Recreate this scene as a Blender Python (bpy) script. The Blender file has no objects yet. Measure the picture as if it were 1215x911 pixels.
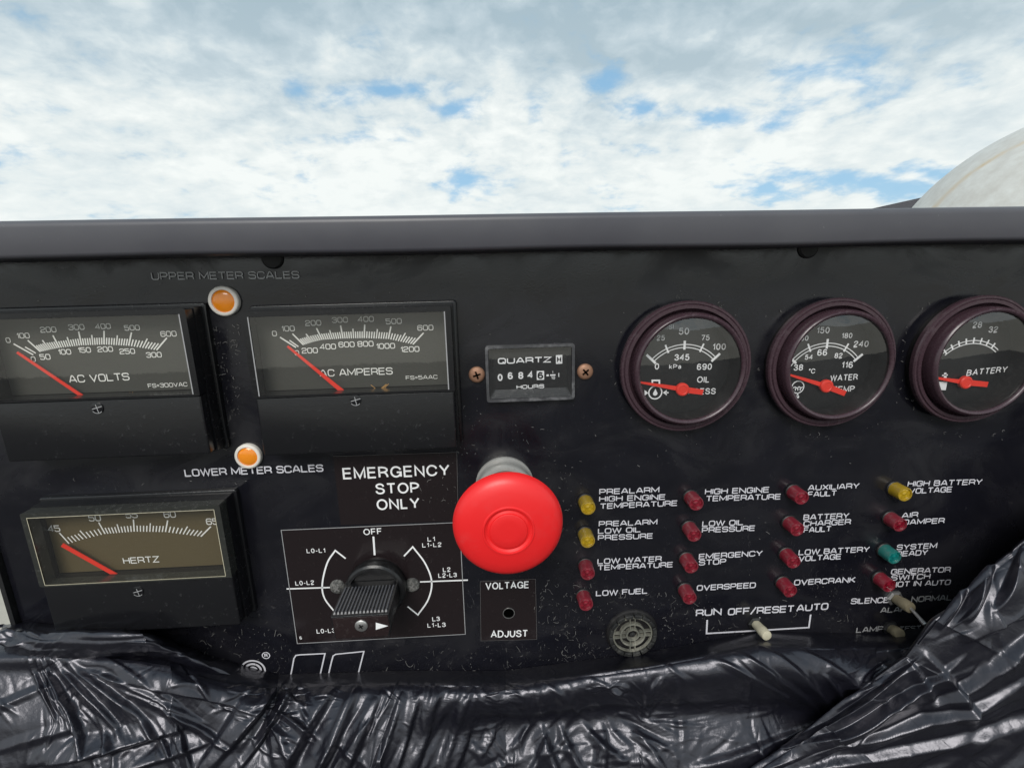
import bpy, bmesh, math, random
import numpy as np
from mathutils import Vector, Matrix

random.seed(7)
rng = np.random.default_rng(11)
SC = bpy.context.scene
COL = SC.collection

# ------------------------------------------------------------------ camera, world, sun, exposure
# Panel frame: X right, Y up, Z out of the panel towards the viewer; 1 unit = camera distance = 0.21 m.
S = 0.21
H0 = 1.45                       # height of the panel frame's origin above the ground (m)
F_PX, PW, PH = 574.75, 1215.0, 911.0
_a, _b, _g = -0.22884, -0.04467, -0.03571
def _rx(a): return np.array([[1,0,0],[0,math.cos(a),-math.sin(a)],[0,math.sin(a),math.cos(a)]])
def _ry(a): return np.array([[math.cos(a),0,math.sin(a)],[0,1,0],[-math.sin(a),0,math.cos(a)]])
def _rz(a): return np.array([[math.cos(a),-math.sin(a),0],[math.sin(a),math.cos(a),0],[0,0,1]])
R_CAM = _rx(_a) @ _ry(_b) @ _rz(_g)
M_W = np.array([[1,0,0],[0,0,-1],[0,1,0]])      # panel frame -> world axes
def world(p): return Vector((p[0]*S, -p[2]*S, H0 + p[1]*S))

cam_d = bpy.data.cameras.new('camera'); cam = bpy.data.objects.new('camera', cam_d); COL.objects.link(cam)
cam_d.sensor_width = 36.0; cam_d.sensor_fit = 'HORIZONTAL'; cam_d.lens = F_PX/PW*36.0
cam_d.clip_start = 0.002; cam_d.clip_end = 5000
_m = Matrix((M_W @ R_CAM).tolist()).to_4x4(); _m.translation = world((0,0,1)); cam.matrix_world = _m
SC.camera = cam

SUN_EL, SUN_AZ = math.radians(40), math.radians(195)     # azimuth clockwise from +Y (north)
sun_d = bpy.data.lights.new('sun', 'SUN'); sun_d.energy = 2.2; sun_d.angle = math.radians(28); sun_d.color = (1, .965, .91)
sun = bpy.data.objects.new('sun', sun_d); COL.objects.link(sun)
sdir = Vector((math.sin(SUN_AZ)*math.cos(SUN_EL), math.cos(SUN_AZ)*math.cos(SUN_EL), math.sin(SUN_EL)))
sun.rotation_euler = sdir.to_track_quat('Z', 'Y').to_euler(); sun.location = sdir*20

SC.view_settings.view_transform = 'Standard'; SC.view_settings.look = 'None'
SC.view_settings.gamma = 1.0; SC.view_settings.use_curve_mapping = False
SC.view_settings.exposure = 0.15
SC.cycles.max_bounces = 8; SC.cycles.transparent_max_bounces = 12
SC.cycles.caustics_reflective = False; SC.cycles.caustics_refractive = False

class NT:
    """small helper for node trees"""
    def __init__(s, tree): s.t = tree; tree.nodes.clear()
    def n(s, kind, **kw):
        nd = s.t.nodes.new(kind)
        for k, v in kw.items():
            if k.startswith('i_'):
                key = k[2:]
                key = int(key) if key.isdigit() else key.replace('_', ' ')
                if isinstance(v, bpy.types.NodeSocket): s.t.links.new(v, nd.inputs[key])
                else: nd.inputs[key].default_value = v
            else: setattr(nd, k, v)
        return nd
    def l(s, a, b): s.t.links.new(a, b)
    def math(s, op, a, b=0.0, c=None, clamp=False):
        nd = s.n('ShaderNodeMath', operation=op, use_clamp=clamp)
        for i, v in enumerate((a, b) if c is None else (a, b, c)):
            if isinstance(v, bpy.types.NodeSocket): s.l(v, nd.inputs[i])
            else: nd.inputs[i].default_value = v
        return nd.outputs[0]
    def vmath(s, op, a, b=None):
        nd = s.n('ShaderNodeVectorMath', operation=op)
        for i, v in enumerate((a, b)):
            if v is None: continue
            if isinstance(v, bpy.types.NodeSocket): s.l(v, nd.inputs[i])
            else: nd.inputs[i].default_value = v
        return nd
    def noise(s, vec, scale, detail=4, rough=.55, dist=0.0):
        nd = s.n('ShaderNodeTexNoise'); s.l(vec, nd.inputs['Vector'])
        nd.inputs['Scale'].default_value = scale; nd.inputs['Detail'].default_value = detail
        nd.inputs['Roughness'].default_value = rough; nd.inputs['Distortion'].default_value = dist
        return nd.outputs['Fac']
    def ramp(s, fac, stops, interp='LINEAR'):
        nd = s.n('ShaderNodeValToRGB'); s.l(fac, nd.inputs[0]); cr = nd.color_ramp; cr.interpolation = interp
        while len(cr.elements) > 1: cr.elements.remove(cr.elements[0])
        for i, (p, c) in enumerate(stops):
            e = cr.elements[0] if i == 0 else cr.elements.new(p)
            e.position = p; e.color = (*(c if hasattr(c, '__len__') else (c, c, c)), 1)
        return nd.outputs[0]
    def mix(s, fac, a, b):
        nd = s.n('ShaderNodeMix', data_type='RGBA')
        for sock, v in ((nd.inputs[0], fac), (nd.inputs[6], a), (nd.inputs[7], b)):
            if isinstance(v, bpy.types.NodeSocket): s.l(v, sock)
            else: sock.default_value = v if not hasattr(v, '__len__') or len(v) == 4 else (*v, 1)
        return nd.outputs[2]

def cam_dir(px, py):
    d = M_W @ R_CAM @ np.array([(px-PW/2)/F_PX, -(py-PH/2)/F_PX, -1.0]); return d/np.linalg.norm(d)

w = bpy.data.worlds.new('World'); SC.world = w; w.use_nodes = True
T = NT(w.node_tree)
sky = T.n('ShaderNodeTexSky', sky_type='NISHITA', sun_disc=False, sun_elevation=SUN_EL, sun_rotation=SUN_AZ, altitude=50, air_density=1.0, dust_density=1.2)
tc = T.n('ShaderNodeTexCoord').outputs['Generated']
sep = T.n('ShaderNodeSeparateXYZ'); T.l(tc, sep.inputs[0])
zz = T.math('ADD', T.math('MAXIMUM', sep.outputs[2], 0.0), .30)
cx = T.math('DIVIDE', sep.outputs[0], zz); cy = T.math('DIVIDE', sep.outputs[1], zz)
cmb = T.n('ShaderNodeCombineXYZ'); T.l(cx, cmb.inputs[0]); T.l(cy, cmb.inputs[1]); cp = cmb.outputs[0]
n1 = T.noise(cp, 2.6, 7, .54, .3); n2 = T.noise(cp, 9.5, 8, .58, .2)
n_big = T.noise(T.vmath('ADD', cp, (3.1, 7.7, 0)).outputs[0], 1.3, 6, .5, .2)
cover = T.math('ADD', T.math('MULTIPLY', n1, .62), T.math('MULTIPLY', n2, .38))
# openings of blue between the clouds
def hole(px, py, rx, ry, amt):
    d = cam_dir(px, py); z = d[2]+.30; c = (d[0]/z, d[1]/z, 0)
    df = T.vmath('MULTIPLY', T.vmath('SUBTRACT', cp, c).outputs[0], (1.5/rx, 2.3/ry, 0))
    r = T.vmath('LENGTH', df.outputs[0]).outputs['Value']
    return T.math('MULTIPLY', T.math('SUBTRACT', 1.0, T.math('MULTIPLY', r, 1.0), clamp=True), amt)
hs = None
for h in ((465,108,.36,.24,.24),(535,130,.2,.2,.19),(765,128,.32,.27,.20),(835,142,.28,.25,.19),(915,148,.16,.18,.14),(720,100,.2,.18,.12),(530,218,.5,.18,.08),(700,222,.35,.2,.11),(900,224,.5,.25,.18),(1010,214,1.0,.35,.26),(1110,206,.6,.25,.2),(350,95,.2,.2,.08)):
    v = hole(*h); hs = v if hs is None else T.math('MAXIMUM', hs, v)
cover = T.math('SUBTRACT', cover, hs)
mask = T.ramp(cover, ((.0, 0), (.29, 0.08), (.46, 1), (1, 1)), 'EASE')
mid = T.math('SUBTRACT', T.math('ADD', T.math('MULTIPLY', n_big, .58), T.math('MULTIPLY', n2, .42)), T.math('MULTIPLY', T.math('SUBTRACT', sep.outputs[2], .27), .12))
ccol = T.ramp(mid, ((.34, (2.9, 4.1, 4.9)), (.43, (4.2, 5.3, 6.0)), (.49, (5.7, 6.6, 7.0)), (.54, (6.9, 7.5, 7.6)), (.62, (8.8, 9.1, 8.9))))
# the darker undersides of the large cloud bank overhead
dk = None
for h in ((700,70,.55,.30,.10),(800,75,.55,.25,.11),(640,30,.6,.35,.09),(1000,45,.6,.3,.09),(1130,20,.5,.3,.09),(300,0,.6,.4,.10),(60,0,.5,.3,.09),(130,185,.8,.5,.07),(250,70,.4,.25,.05)):
    v = hole(*h); dk = v if dk is None else T.math('MAXIMUM', dk, v)
mid = T.math('SUBTRACT', mid, T.math('SUBTRACT', T.math('MULTIPLY', dk, 1.35), .014))
ccol = T.ramp(mid, ((.34, (2.9, 4.1, 4.9)), (.43, (4.2, 5.3, 6.0)), (.49, (5.7, 6.6, 7.0)), (.54, (6.9, 7.5, 7.6)), (.62, (8.8, 9.1, 8.9))))
# haze towards the horizon brightens and evens the clouds
hz = T.ramp(sep.outputs[2], ((.0, 1), (.13, .9), (.27, .42), (.5, .1)))
ccol = T.mix(T.math('MULTIPLY', hz, .72), ccol, (7.9, 8.4, 8.3))
blue = T.mix(.65, sky.outputs[0], (2.6, 5.3, 7.8))
skc = T.mix(mask, blue, ccol)
bg = T.n('ShaderNodeBackground'); T.l(skc, bg.inputs[0]); bg.inputs[1].default_value = .1
wo = T.n('ShaderNodeOutputWorld'); T.l(bg.outputs[0], wo.inputs[0])

# ------------------------------------------------------------------ calibration: pixel of the photograph -> point of a plane parallel to the panel
def P(px, py, z=0.0):
    d = R_CAM @ np.array([(px-PW/2)/F_PX, -(py-PH/2)/F_PX, -1.0]); t = (z-1)/d[2]
    q = np.array([0, 0, 1.0]) + t*d
    return (float(q[0]), float(q[1]))
def Zm(ox, oy, k):                       # the coordinates of an enlarged crop -> photograph pixels
    return lambda x, y: (ox + x/k, oy + y/k)

# ------------------------------------------------------------------ materials
MATS = {}
def mat(name, fn):
    m = bpy.data.materials.new(name); m.use_nodes = True; t = NT(m.node_tree)
    out = t.n('ShaderNodeOutputMaterial'); sh = fn(t); t.l(sh, out.inputs[0]); MATS[name] = m; return m
def pbr(t, color, rough=.5, **kw):
    nd = t.n('ShaderNodeBsdfPrincipled')
    for key, v in dict(Base_Color=color, Roughness=rough, **kw).items():
        s = nd.inputs[key.replace('_', ' ')]
        if isinstance(v, bpy.types.NodeSocket): t.l(v, s)
        elif hasattr(v, '__len__'): s.default_value = (*v, 1) if len(v) == 3 else v
        else: s.default_value = v
    return nd
def ocoord(t, scale=1.0):                # object coordinates in panel units
    o = t.n('ShaderNodeTexCoord').outputs['Object']
    return t.vmath('SCALE', o).outputs[0] if False else _sc(t, o, scale/S)
def _sc(t, v, k):
    nd = t.n('ShaderNodeVectorMath', operation='SCALE'); t.l(v, nd.inputs[0]); nd.inputs['Scale'].default_value = k; return nd.outputs[0]
def bump(t, h, strength, dist):
    nd = t.n('ShaderNodeBump'); t.l(h, nd.inputs['Height']); nd.inputs['Strength'].default_value = strength; nd.inputs['Distance'].default_value = dist*S
    return nd.outputs[0]
def worn(name, c, rough, dust=.3, dustcol=(.16, .155, .15), bstr=.15, spec=.5, coat=0.0, metallic=0.0, fine=90, lo=.52, hi=.75):
    def fn(t):
        o = ocoord(t)
        a = t.noise(o, fine, 6, .7); b = t.noise(o, 7, 4, .6)
        f = t.math('MULTIPLY', t.ramp(a, ((lo, 0), (hi, 1))), t.ramp(b, ((.35, 0), (.7, 1))))
        col = t.mix(t.math('MULTIPLY', f, dust), c, dustcol)
        r = t.math('ADD', rough, t.math('MULTIPLY', f, .35), clamp=True)
        p = pbr(t, col, r, Metallic=metallic, Coat_Weight=coat, Coat_Roughness=.12, Specular_IOR_Level=spec)
        t.l(bump(t, a, bstr, .004), p.inputs['Normal']); return p.outputs[0]
    return mat(name, fn)

def _panel(t):
    o = ocoord(t)
    sp = t.n('ShaderNodeSeparateXYZ'); t.l(o, sp.inputs[0])
    low = t.ramp(t.math('MULTIPLY', sp.outputs[1], -1.0), ((.2, .12), (.5, .35), (.8, 1)))     # splashed dirt gathers low on the plate
    a = t.noise(o, 55, 8, .75); b = t.noise(o, 9, 5, .6); d = t.noise(o, 230, 3, .6)
    st = _st(t, o, (5, 1.2, 1)); e = t.noise(st, 26, 7, .75, 1.5)
    spots = t.math('MULTIPLY', t.ramp(a, ((.60, 0), (.74, 1))), t.ramp(b, ((.42, 0), (.62, 1))))
    streak = t.math('MULTIPLY', t.ramp(e, ((.61, 0), (.70, 1))), t.ramp(b, ((.40, 0), (.58, 1))))
    f = t.math('MULTIPLY', t.math('MAXIMUM', spots, streak), low)
    film = t.math('MULTIPLY', t.ramp(b, ((.3, 0), (.75, 1))), .35)
    col = t.mix(film, (.006, .006, .009), (.0125, .0125, .019))
    col = t.mix(t.math('MULTIPLY', f, .55), col, (.17, .165, .16))
    sm = t.noise(_st(t, o, (1.0, 1.6, 1)), 4.2, 6, .62, 1.2)
    smear = t.math('MULTIPLY', t.ramp(sm, ((.42, 0), (.66, 1))), .30)
    col = t.mix(t.math('MULTIPLY', smear, .12), col, (.11, .10, .10))
    r = t.math('ADD', .10, t.math('ADD', t.math('MULTIPLY', f, .4), smear), clamp=True)
    p = pbr(t, col, r, Specular_IOR_Level=.55)
    hgt = t.math('ADD', t.math('ADD', t.math('MULTIPLY', d, .35), t.math('MULTIPLY', f, .8)), t.math('MULTIPLY', t.noise(o, 1.7, 3, .5), 5.0))
    t.l(bump(t, hgt, .12, .003), p.inputs['Normal']); return p.outputs[0]
def _st(t, v, k):
    return t.vmath('MULTIPLY', v, k).outputs[0]
mat('panel_paint', _panel)
def _lip(t):
    o = ocoord(t); sp = t.n('ShaderNodeSeparateXYZ'); t.l(o, sp.inputs[0]); yy = t.math('ADD', sp.outputs[1], t.math('MULTIPLY', sp.outputs[0], .0055))
    a = t.noise(_st(t, o, (1, 4, 4)), 14, 6, .7); b = t.noise(o, 3, 4, .6); c = t.noise(o, 90, 5, .7)
    edge = t.math('MULTIPLY', t.math('SUBTRACT', 1.0, t.math('MULTIPLY', t.math('ABSOLUTE', t.math('SUBTRACT', yy, -.021)), 330.0), clamp=True), t.ramp(a, ((.52, 0), (.60, 1))))
    col = t.mix(t.ramp(b, ((.3, 0), (.7, 1))), (.060, .059, .071), (.082, .081, .092))
    spk = t.math('MULTIPLY', t.ramp(c, ((.66, 0), (.74, 1))), t.ramp(b, ((.45, 0), (.6, .8))))
    col = t.mix(t.math('MAXIMUM', edge, t.math('MULTIPLY', spk, .5)), col, (.26, .26, .27))
    p = pbr(t, col, t.math('ADD', .30, t.math('MULTIPLY', b, .25))); t.l(bump(t, b, .25, .01), p.inputs['Normal']); return p.outputs[0]
mat('flange_paint', _lip)
worn('edge_grey', (.10, .095, .095), .5, .3)
worn('dark_edge', (.01, .01, .011), .5, .3)
worn('label_film', (.015, .0105, .0115), .14, .35, (.2, .19, .18), .05, lo=.6, hi=.8)  # slight red in the base colour imitates a reddish reflection on the film
worn('housing', (.008, .008, .0095), .22, .25, (.2, .2, .21), .08, lo=.58, hi=.8)
worn('housing_edge', (.05, .05, .055), .3, .7, (.3, .3, .31), .2, fine=60, lo=.42, hi=.7)
worn('housing_clear', (.030, .031, .028), .2, .4, (.2, .2, .19), .1)
worn('meter_dial_reflect_tint', (.095, .072, .034), .6, .1)  # hertz dial: tan ground reflected in its glass, painted into the base colour
worn('meter_dial', (.045, .045, .041), .6, .1)
worn('gauge_dial', (.006, .006, .007), .35, .1)
worn('bezel', (.052, .029, .038), .27, .3, (.16, .13, .14), .04)
worn('bezel_dark', (.006, .005, .006), .5, .3)
worn('print_white', (.62, .61, .66), .5, .5, (.28, .27, .28), .0, fine=120, lo=.5, hi=.72)
worn('print_clean', (.85, .85, .86), .5, .0, bstr=0)
worn('print_aged', (.55, .55, .56), .5, .5, (.3, .3, .3), .0, fine=120, lo=.5, hi=.75)
worn('print_faded', (.33, .33, .34), .55, .6, (.12, .12, .12), .0, fine=120, lo=.45, hi=.7)
worn('needle_red', (.82, .040, .022), .35, .05, bstr=0)
worn('stop_red', (.80, .018, .020), .38, .28, (.50, .10, .10), .06, fine=26, lo=.5, hi=.72)
worn('lamp_white', (.78, .74, .68), .4, .3, (.45, .40, .33), .1)
worn('chrome', (.68, .67, .64), .28, .6, (.30, .27, .22), .2, metallic=.55, lo=.45, hi=.7)
worn('steel', (.62, .61, .60), .3, .35, (.3, .28, .25), .1, metallic=.9)
worn('rusty_brass', (.36, .20, .13), .5, .7, (.20, .09, .05), .5, metallic=.45, fine=40, lo=.4, hi=.6)
worn('dusty_screw', (.05, .05, .048), .75, .9, (.40, .39, .37), 1.0, fine=150, lo=.42, hi=.58)
worn('knob', (.009, .009, .010), .28, .4, (.14, .14, .15), .15)
worn('grip', (.085, .085, .095), .35, .5, (.2, .2, .21), .2)
worn('knob_face', (.020, .012, .0125), .2, .3, (.16, .14, .14), .1)
worn('cream', (.52, .48, .36), .5, .6, (.2, .17, .12), .4, fine=60, lo=.4, hi=.7)
worn('tan', (.22, .185, .12), .6, .7, (.10, .085, .06), .5, fine=60, lo=.4, hi=.7)
worn('buzzer', (.012, .012, .013), .5, .8, (.11, .11, .10), .5, fine=45, lo=.42, hi=.66)
worn('buzzer_ring', (.10, .10, .085), .55, .8, (.40, .385, .32), .5, fine=50, lo=.36, hi=.6)
worn('fibre', (.17, .165, .16), .8, 0, bstr=0)
worn('brass_glint', (.75, .42, .16), .3, 0, metallic=.8, bstr=0)
def lens(name, c, deep):
    def fn(t):
        o = ocoord(t); a = t.noise(o, 160, 6, .7)
        f = t.ramp(a, ((.5, 0), (.8, 1)))
        lw = t.n('ShaderNodeLayerWeight'); lw.inputs[0].default_value = .35
        rnd = t.n('ShaderNodeObjectInfo').outputs['Random']; fade = t.math('MULTIPLY', rnd, .30)
        col = t.mix(fade, c, tuple(.55*v+.12 for v in c)); col = t.mix(t.math('MULTIPLY', f, .45), col, (.42, .33, .33))
        p = pbr(t, col, .3, Transmission_Weight=.55, IOR=1.45, Coat_Weight=.5, Coat_Roughness=.15)
        t.l(bump(t, a, .1, .002), p.inputs['Normal']); return p.outputs[0]
    mat(name, fn)
    def fn2(t):
        o = ocoord(t); v = t.n('ShaderNodeTexVoronoi'); t.l(o, v.inputs['Vector']); v.inputs['Scale'].default_value = 130
        col = t.mix(v.outputs['Distance'], c, deep)
        p = pbr(t, col, .12, Transmission_Weight=.3, Coat_Weight=1.0, Coat_Roughness=.05)
        t.l(bump(t, v.outputs['Distance'], .5, .004), p.inputs['Normal']); return p.outputs[0]
    mat(name+'_tip', fn2)
lens('lens_red', (.40, .018, .045), (.12, .001, .006))
lens('lens_yellow', (.72, .47, .02), (.42, .26, .0))
lens('lens_teal', (.02, .30, .27), (.0, .14, .14))
mat('lens_amber_tip', lambda t: pbr(t, (.88, .27, .012), .22, Coat_Weight=.6, Subsurface_Weight=.0).outputs[0])
def glassy(name, tint, ior, rough, haze):
    def fn(t):
        o = ocoord(t); a = t.noise(o, 6, 5, .6); d = t.noise(o, 140, 5, .7)
        ge = t.n('ShaderNodeNewGeometry'); f0 = ((ior-1)/(ior+1))**2     # two-sided Schlick reflectance of a thin pane
        cs = t.math('ABSOLUTE', t.vmath('DOT_PRODUCT', ge.outputs['Normal'], ge.outputs['Incoming']).outputs['Value'])
        fr = t.math('ADD', f0, t.math('MULTIPLY', t.math('POWER', t.math('SUBTRACT', 1.0, cs, clamp=True), 5.0), 1-f0))
        tr = t.n('ShaderNodeBsdfTransparent'); tr.inputs[0].default_value = (*tint, 1)
        gl = t.n('ShaderNodeBsdfGlossy'); gl.inputs[0].default_value = (1, 1, 1, 1); gl.inputs[1].default_value = rough
        t.l(bump(t, a, .05, .003), gl.inputs['Normal'])
        df = t.n('ShaderNodeBsdfDiffuse'); df.inputs[0].default_value = (.42, .41, .38, 1)
        hz_ = t.math('MULTIPLY', t.ramp(d, ((.35, .35), (.8, 1))), haze)
        m1 = t.n('ShaderNodeMixShader'); t.l(hz_, m1.inputs[0]); t.l(tr.outputs[0], m1.inputs[1]); t.l(df.outputs[0], m1.inputs[2])
        m2 = t.n('ShaderNodeMixShader'); t.l(fr, m2.inputs[0]); t.l(m1.outputs[0], m2.inputs[1]); t.l(gl.outputs[0], m2.inputs[2])
        return m2.outputs[0]
    return mat(name, fn)
glassy('meter_glass', (.97, .965, .93), 1.85, .02, .03)
glassy('gauge_glass', (.97, .97, .97), 1.9, .015, .02)
glassy('acrylic_edge', (.75, .75, .66), 1.7, .15, .25)
def _bag(t):
    o = ocoord(t); a = t.noise(o, 24, 6, .6, .6); b = t.noise(o, 110, 4, .6); c = t.noise(o, 5, 4, .6)
    f = t.math('MULTIPLY', t.ramp(a, ((.55, 0), (.75, 1))), t.ramp(c, ((.45, 0), (.7, 1))))
    col = t.mix(t.math('MULTIPLY', f, .35), (.006, .006, .010), (.08, .076, .082))
    r = t.math('ADD', .30, t.math('MULTIPLY', f, .3), clamp=True)
    p = pbr(t, col, r, Specular_IOR_Level=.85, Coat_Weight=.0, Coat_Roughness=.22, Specular_Tint=(.92, .91, 1.0))
    vo = t.n('ShaderNodeTexVoronoi', feature='DISTANCE_TO_EDGE'); wv = t.n('ShaderNodeTexNoise'); t.l(o, wv.inputs['Vector']); wv.inputs['Scale'].default_value = 9
    t.l(t.vmath('ADD', _st(t, o, (1, .55, 1)), _sc(t, wv.outputs['Color'], .14)).outputs[0], vo.inputs['Vector']); vo.inputs['Scale'].default_value = 20
    cr = t.math('MULTIPLY', t.math('MINIMUM', vo.outputs['Distance'], .35), t.ramp(c, ((.45, 0.0), (.65, 2.0))))
    h = t.math('ADD', t.math('ADD', t.math('MULTIPLY', a, .8), t.math('MULTIPLY', b, .22)), cr)
    t.l(bump(t, h, .24, .008), p.inputs['Normal']); return p.outputs[0]
mat('bag_plastic', _bag)
def _ground(t):
    o = t.n('ShaderNodeTexCoord').outputs['Object']
    a = t.noise(o, .6, 8, .6); b = t.noise(o, 14, 8, .7)
    col = t.mix(a, (.40, .37, .31), (.50, .47, .41)); col = t.mix(t.math('MULTIPLY', b, .5), col, (.22, .20, .18))
    p = pbr(t, col, .9); t.l(bump(t, b, .4, .05), p.inputs['Normal']); return p.outputs[0]
mat('ground_concrete', _ground)

# ------------------------------------------------------------------ mesh builder
class MB:
    def __init__(s): s.v = []; s.f = []
    def add(s, vs, fs):
        o = len(s.v); s.v += [tuple(map(float, p)) for p in vs]; s.f += [tuple(o+i for i in f) for f in fs]; return s
    def prism(s, poly, z0, z1, bev=0.0):
        """polygon (CCW seen from the front) between two depths, optionally with a bevelled front edge"""
        n = len(poly); ar = sum(poly[i][0]*poly[(i+1) % n][1]-poly[(i+1) % n][0]*poly[i][1] for i in range(n))
        if ar < 0: poly = poly[::-1]
        rings = [(poly, z0)]
        if bev > 0:
            rings.append((poly, z1-bev))
            k = 3
            for i in range(1, k+1):
                a = i/k*math.pi/2
                rings.append((inset(poly, bev*(1-math.cos(a))), z1-bev+bev*math.sin(a)))
        else: rings.append((poly, z1))
        vs = [(x, y, z) for r, z in rings for x, y in r]; fs = []
        for k in range(len(rings)-1):
            for i in range(n):
                j = (i+1) % n; fs.append((k*n+i, k*n+j, (k+1)*n+j, (k+1)*n+i))
        fs.append(tuple(range((len(rings)-1)*n, len(rings)*n))); fs.append(tuple(range(n-1, -1, -1)))
        return s.add(vs, fs)
    def frame(s, outer, inner, z0, z1):
        n = len(outer); vs = [(x, y, z1) for x, y in outer]+[(x, y, z1) for x, y in inner]+[(x, y, z0) for x, y in outer]+[(x, y, z0) for x, y in inner]
        fs = []
        for i in range(n):
            j = (i+1) % n
            fs += [(i, j, n+j, n+i), (2*n+i, 2*n+j, j, i), (n+i, n+j, 3*n+j, 3*n+i)]
        return s.add(vs, fs)
    def lathe(s, prof, c=(0, 0), n=48, closed=False):
        """profile of (radius, z) turned about the panel normal at c"""
        vs = []; fs = []; m = len(prof)
        for r, z in prof:
            for i in range(n):
                a = 2*math.pi*i/n; vs.append((c[0]+r*math.cos(a), c[1]+r*math.sin(a), z))
        for k in range(m-1 if not closed else m):
            k2 = (k+1) % m
            for i in range(n):
                j = (i+1) % n; fs.append((k*n+i, k*n+j, k2*n+j, k2*n+i))
        return s.add(vs, fs)
    def ribbon(s, pts, wd, z, closed=False, th=0.0):
        """flat stroke of width wd along 2-D points, with mitred joins"""
        p = [np.array(q[:2], float) for q in pts]; n = len(p)
        if n < 2: return s
        L = []; Rr = []
        for i in range(n):
            a = p[i-1] if (i > 0 or closed) else None; b = p[(i+1) % n] if (i < n-1 or closed) else None
            d1 = (p[i]-a) if a is not None else None; d2 = (b-p[i]) if b is not None else None
            if d1 is not None: d1 = d1/(np.linalg.norm(d1)+1e-12)
            if d2 is not None: d2 = d2/(np.linalg.norm(d2)+1e-12)
            if d1 is None: d1 = d2
            if d2 is None: d2 = d1
            n1 = np.array([-d1[1], d1[0]]); n2 = np.array([-d2[1], d2[0]]); m = n1+n2; ln = np.linalg.norm(m)
            m = n1 if ln < 1e-6 else m/ln
            k = wd/2/max(.45, float(np.dot(m, n1)))
            L.append(p[i]+m*k); Rr.append(p[i]-m*k)
        vs = [(*q, z) for q in L]+[(*q, z) for q in Rr]; fs = []
        for i in range(n if closed else n-1):
            j = (i+1) % n; fs.append((n+i, n+j, j, i))
        return s.add(vs, fs)
    def tube(s, pts, rad, n=10, cap=True):
        pts = [np.array(p, float) for p in pts]; m = len(pts); rad = rad if hasattr(rad, '__len__') else [rad]*m
        vs = []; fs = []
        up = np.array([0, 1.0, 0])
        for k in range(m):
            d = pts[min(k+1, m-1)]-pts[max(k-1, 0)]; d /= np.linalg.norm(d)+1e-12
            u = np.cross(up, d)
            if np.linalg.norm(u) < .1: u = np.cross(np.array([1.0, 0, 0]), d)
            u /= np.linalg.norm(u); v = np.cross(d, u)
            for i in range(n):
                a = 2*math.pi*i/n; vs.append(pts[k]+rad[k]*(u*math.cos(a)+v*math.sin(a)))
        for k in range(m-1):
            for i in range(n):
                j = (i+1) % n; fs.append((k*n+i, k*n+j, (k+1)*n+j, (k+1)*n+i))
        if cap: fs.append(tuple(range(n-1, -1, -1))); fs.append(tuple(range((m-1)*n, m*n)))
        return s.add(vs, fs)
    def build(s, name, m, parent=None, org=(0, 0), smooth=35, fix=True, label=None):
        me = bpy.data.meshes.new(name)
        me.from_pydata([((x-org[0])*S, (y-org[1])*S, z*S) for x, y, z in s.v], [], s.f)
        if fix:
            bm = bmesh.new(); bm.from_mesh(me); bmesh.ops.recalc_face_normals(bm, faces=bm.faces); bm.to_mesh(me); bm.free()
        me.materials.append(MATS[m] if isinstance(m, str) else m)
        if smooth:
            me.shade_smooth(); me.set_sharp_from_angle(angle=math.radians(smooth))
        o = bpy.data.objects.new(name, me); COL.objects.link(o)
        if parent is not None: o.parent = parent
        if label: o['label'] = label
        return o
def inset(poly, d):
    n = len(poly); out = []
    for i in range(n):
        a, b, c = (np.array(poly[k % n]) for k in (i-1, i, i+1))
        d1 = (b-a)/np.linalg.norm(b-a); d2 = (c-b)/np.linalg.norm(c-b)
        n1 = np.array([-d1[1], d1[0]]); n2 = np.array([-d2[1], d2[0]]); m = n1+n2; m /= np.linalg.norm(m)
        out.append(tuple(b+m*d/max(.3, float(np.dot(m, n1)))))
    return out
def rect(x0, y0, x1, y1): return [(x0, y0), (x1, y0), (x1, y1), (x0, y1)]
def rrect(x0, y0, x1, y1, r, k=5):
    out = []
    for cx_, cy_, a0 in ((x1-r, y1-r, 0), (x0+r, y1-r, 90), (x0+r, y0+r, 180), (x1-r, y0+r, 270)):
        for i in range(k+1):
            a = math.radians(a0+90*i/k); out.append((cx_+r*math.cos(a), cy_+r*math.sin(a)))
    return out
def circ(c, r, n=24, a0=0, a1=360):
    full = abs(a1-a0) >= 360
    return [(c[0]+r*math.cos(math.radians(a0+(a1-a0)*i/(n if full else n-1))), c[1]+r*math.sin(math.radians(a0+(a1-a0)*i/(n if full else n-1)))) for i in range(n)]

def thing(name, label, cat, org=(0, 0), group=None):
    o = bpy.data.objects.new(name, None); COL.objects.link(o)
    o.location = world((org[0], org[1], 0)); o.rotation_euler = (math.pi/2, 0, 0); o.empty_display_size = .01
    o['label'] = label; o['category'] = cat
    if group: o['group'] = group
    return o
def copy_tree(o, parent=None):
    c = o.copy(); COL.objects.link(c); c.parent = parent
    for ch in [x for x in bpy.data.objects if x.parent == o]: copy_tree(ch, c)
    return c

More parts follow.
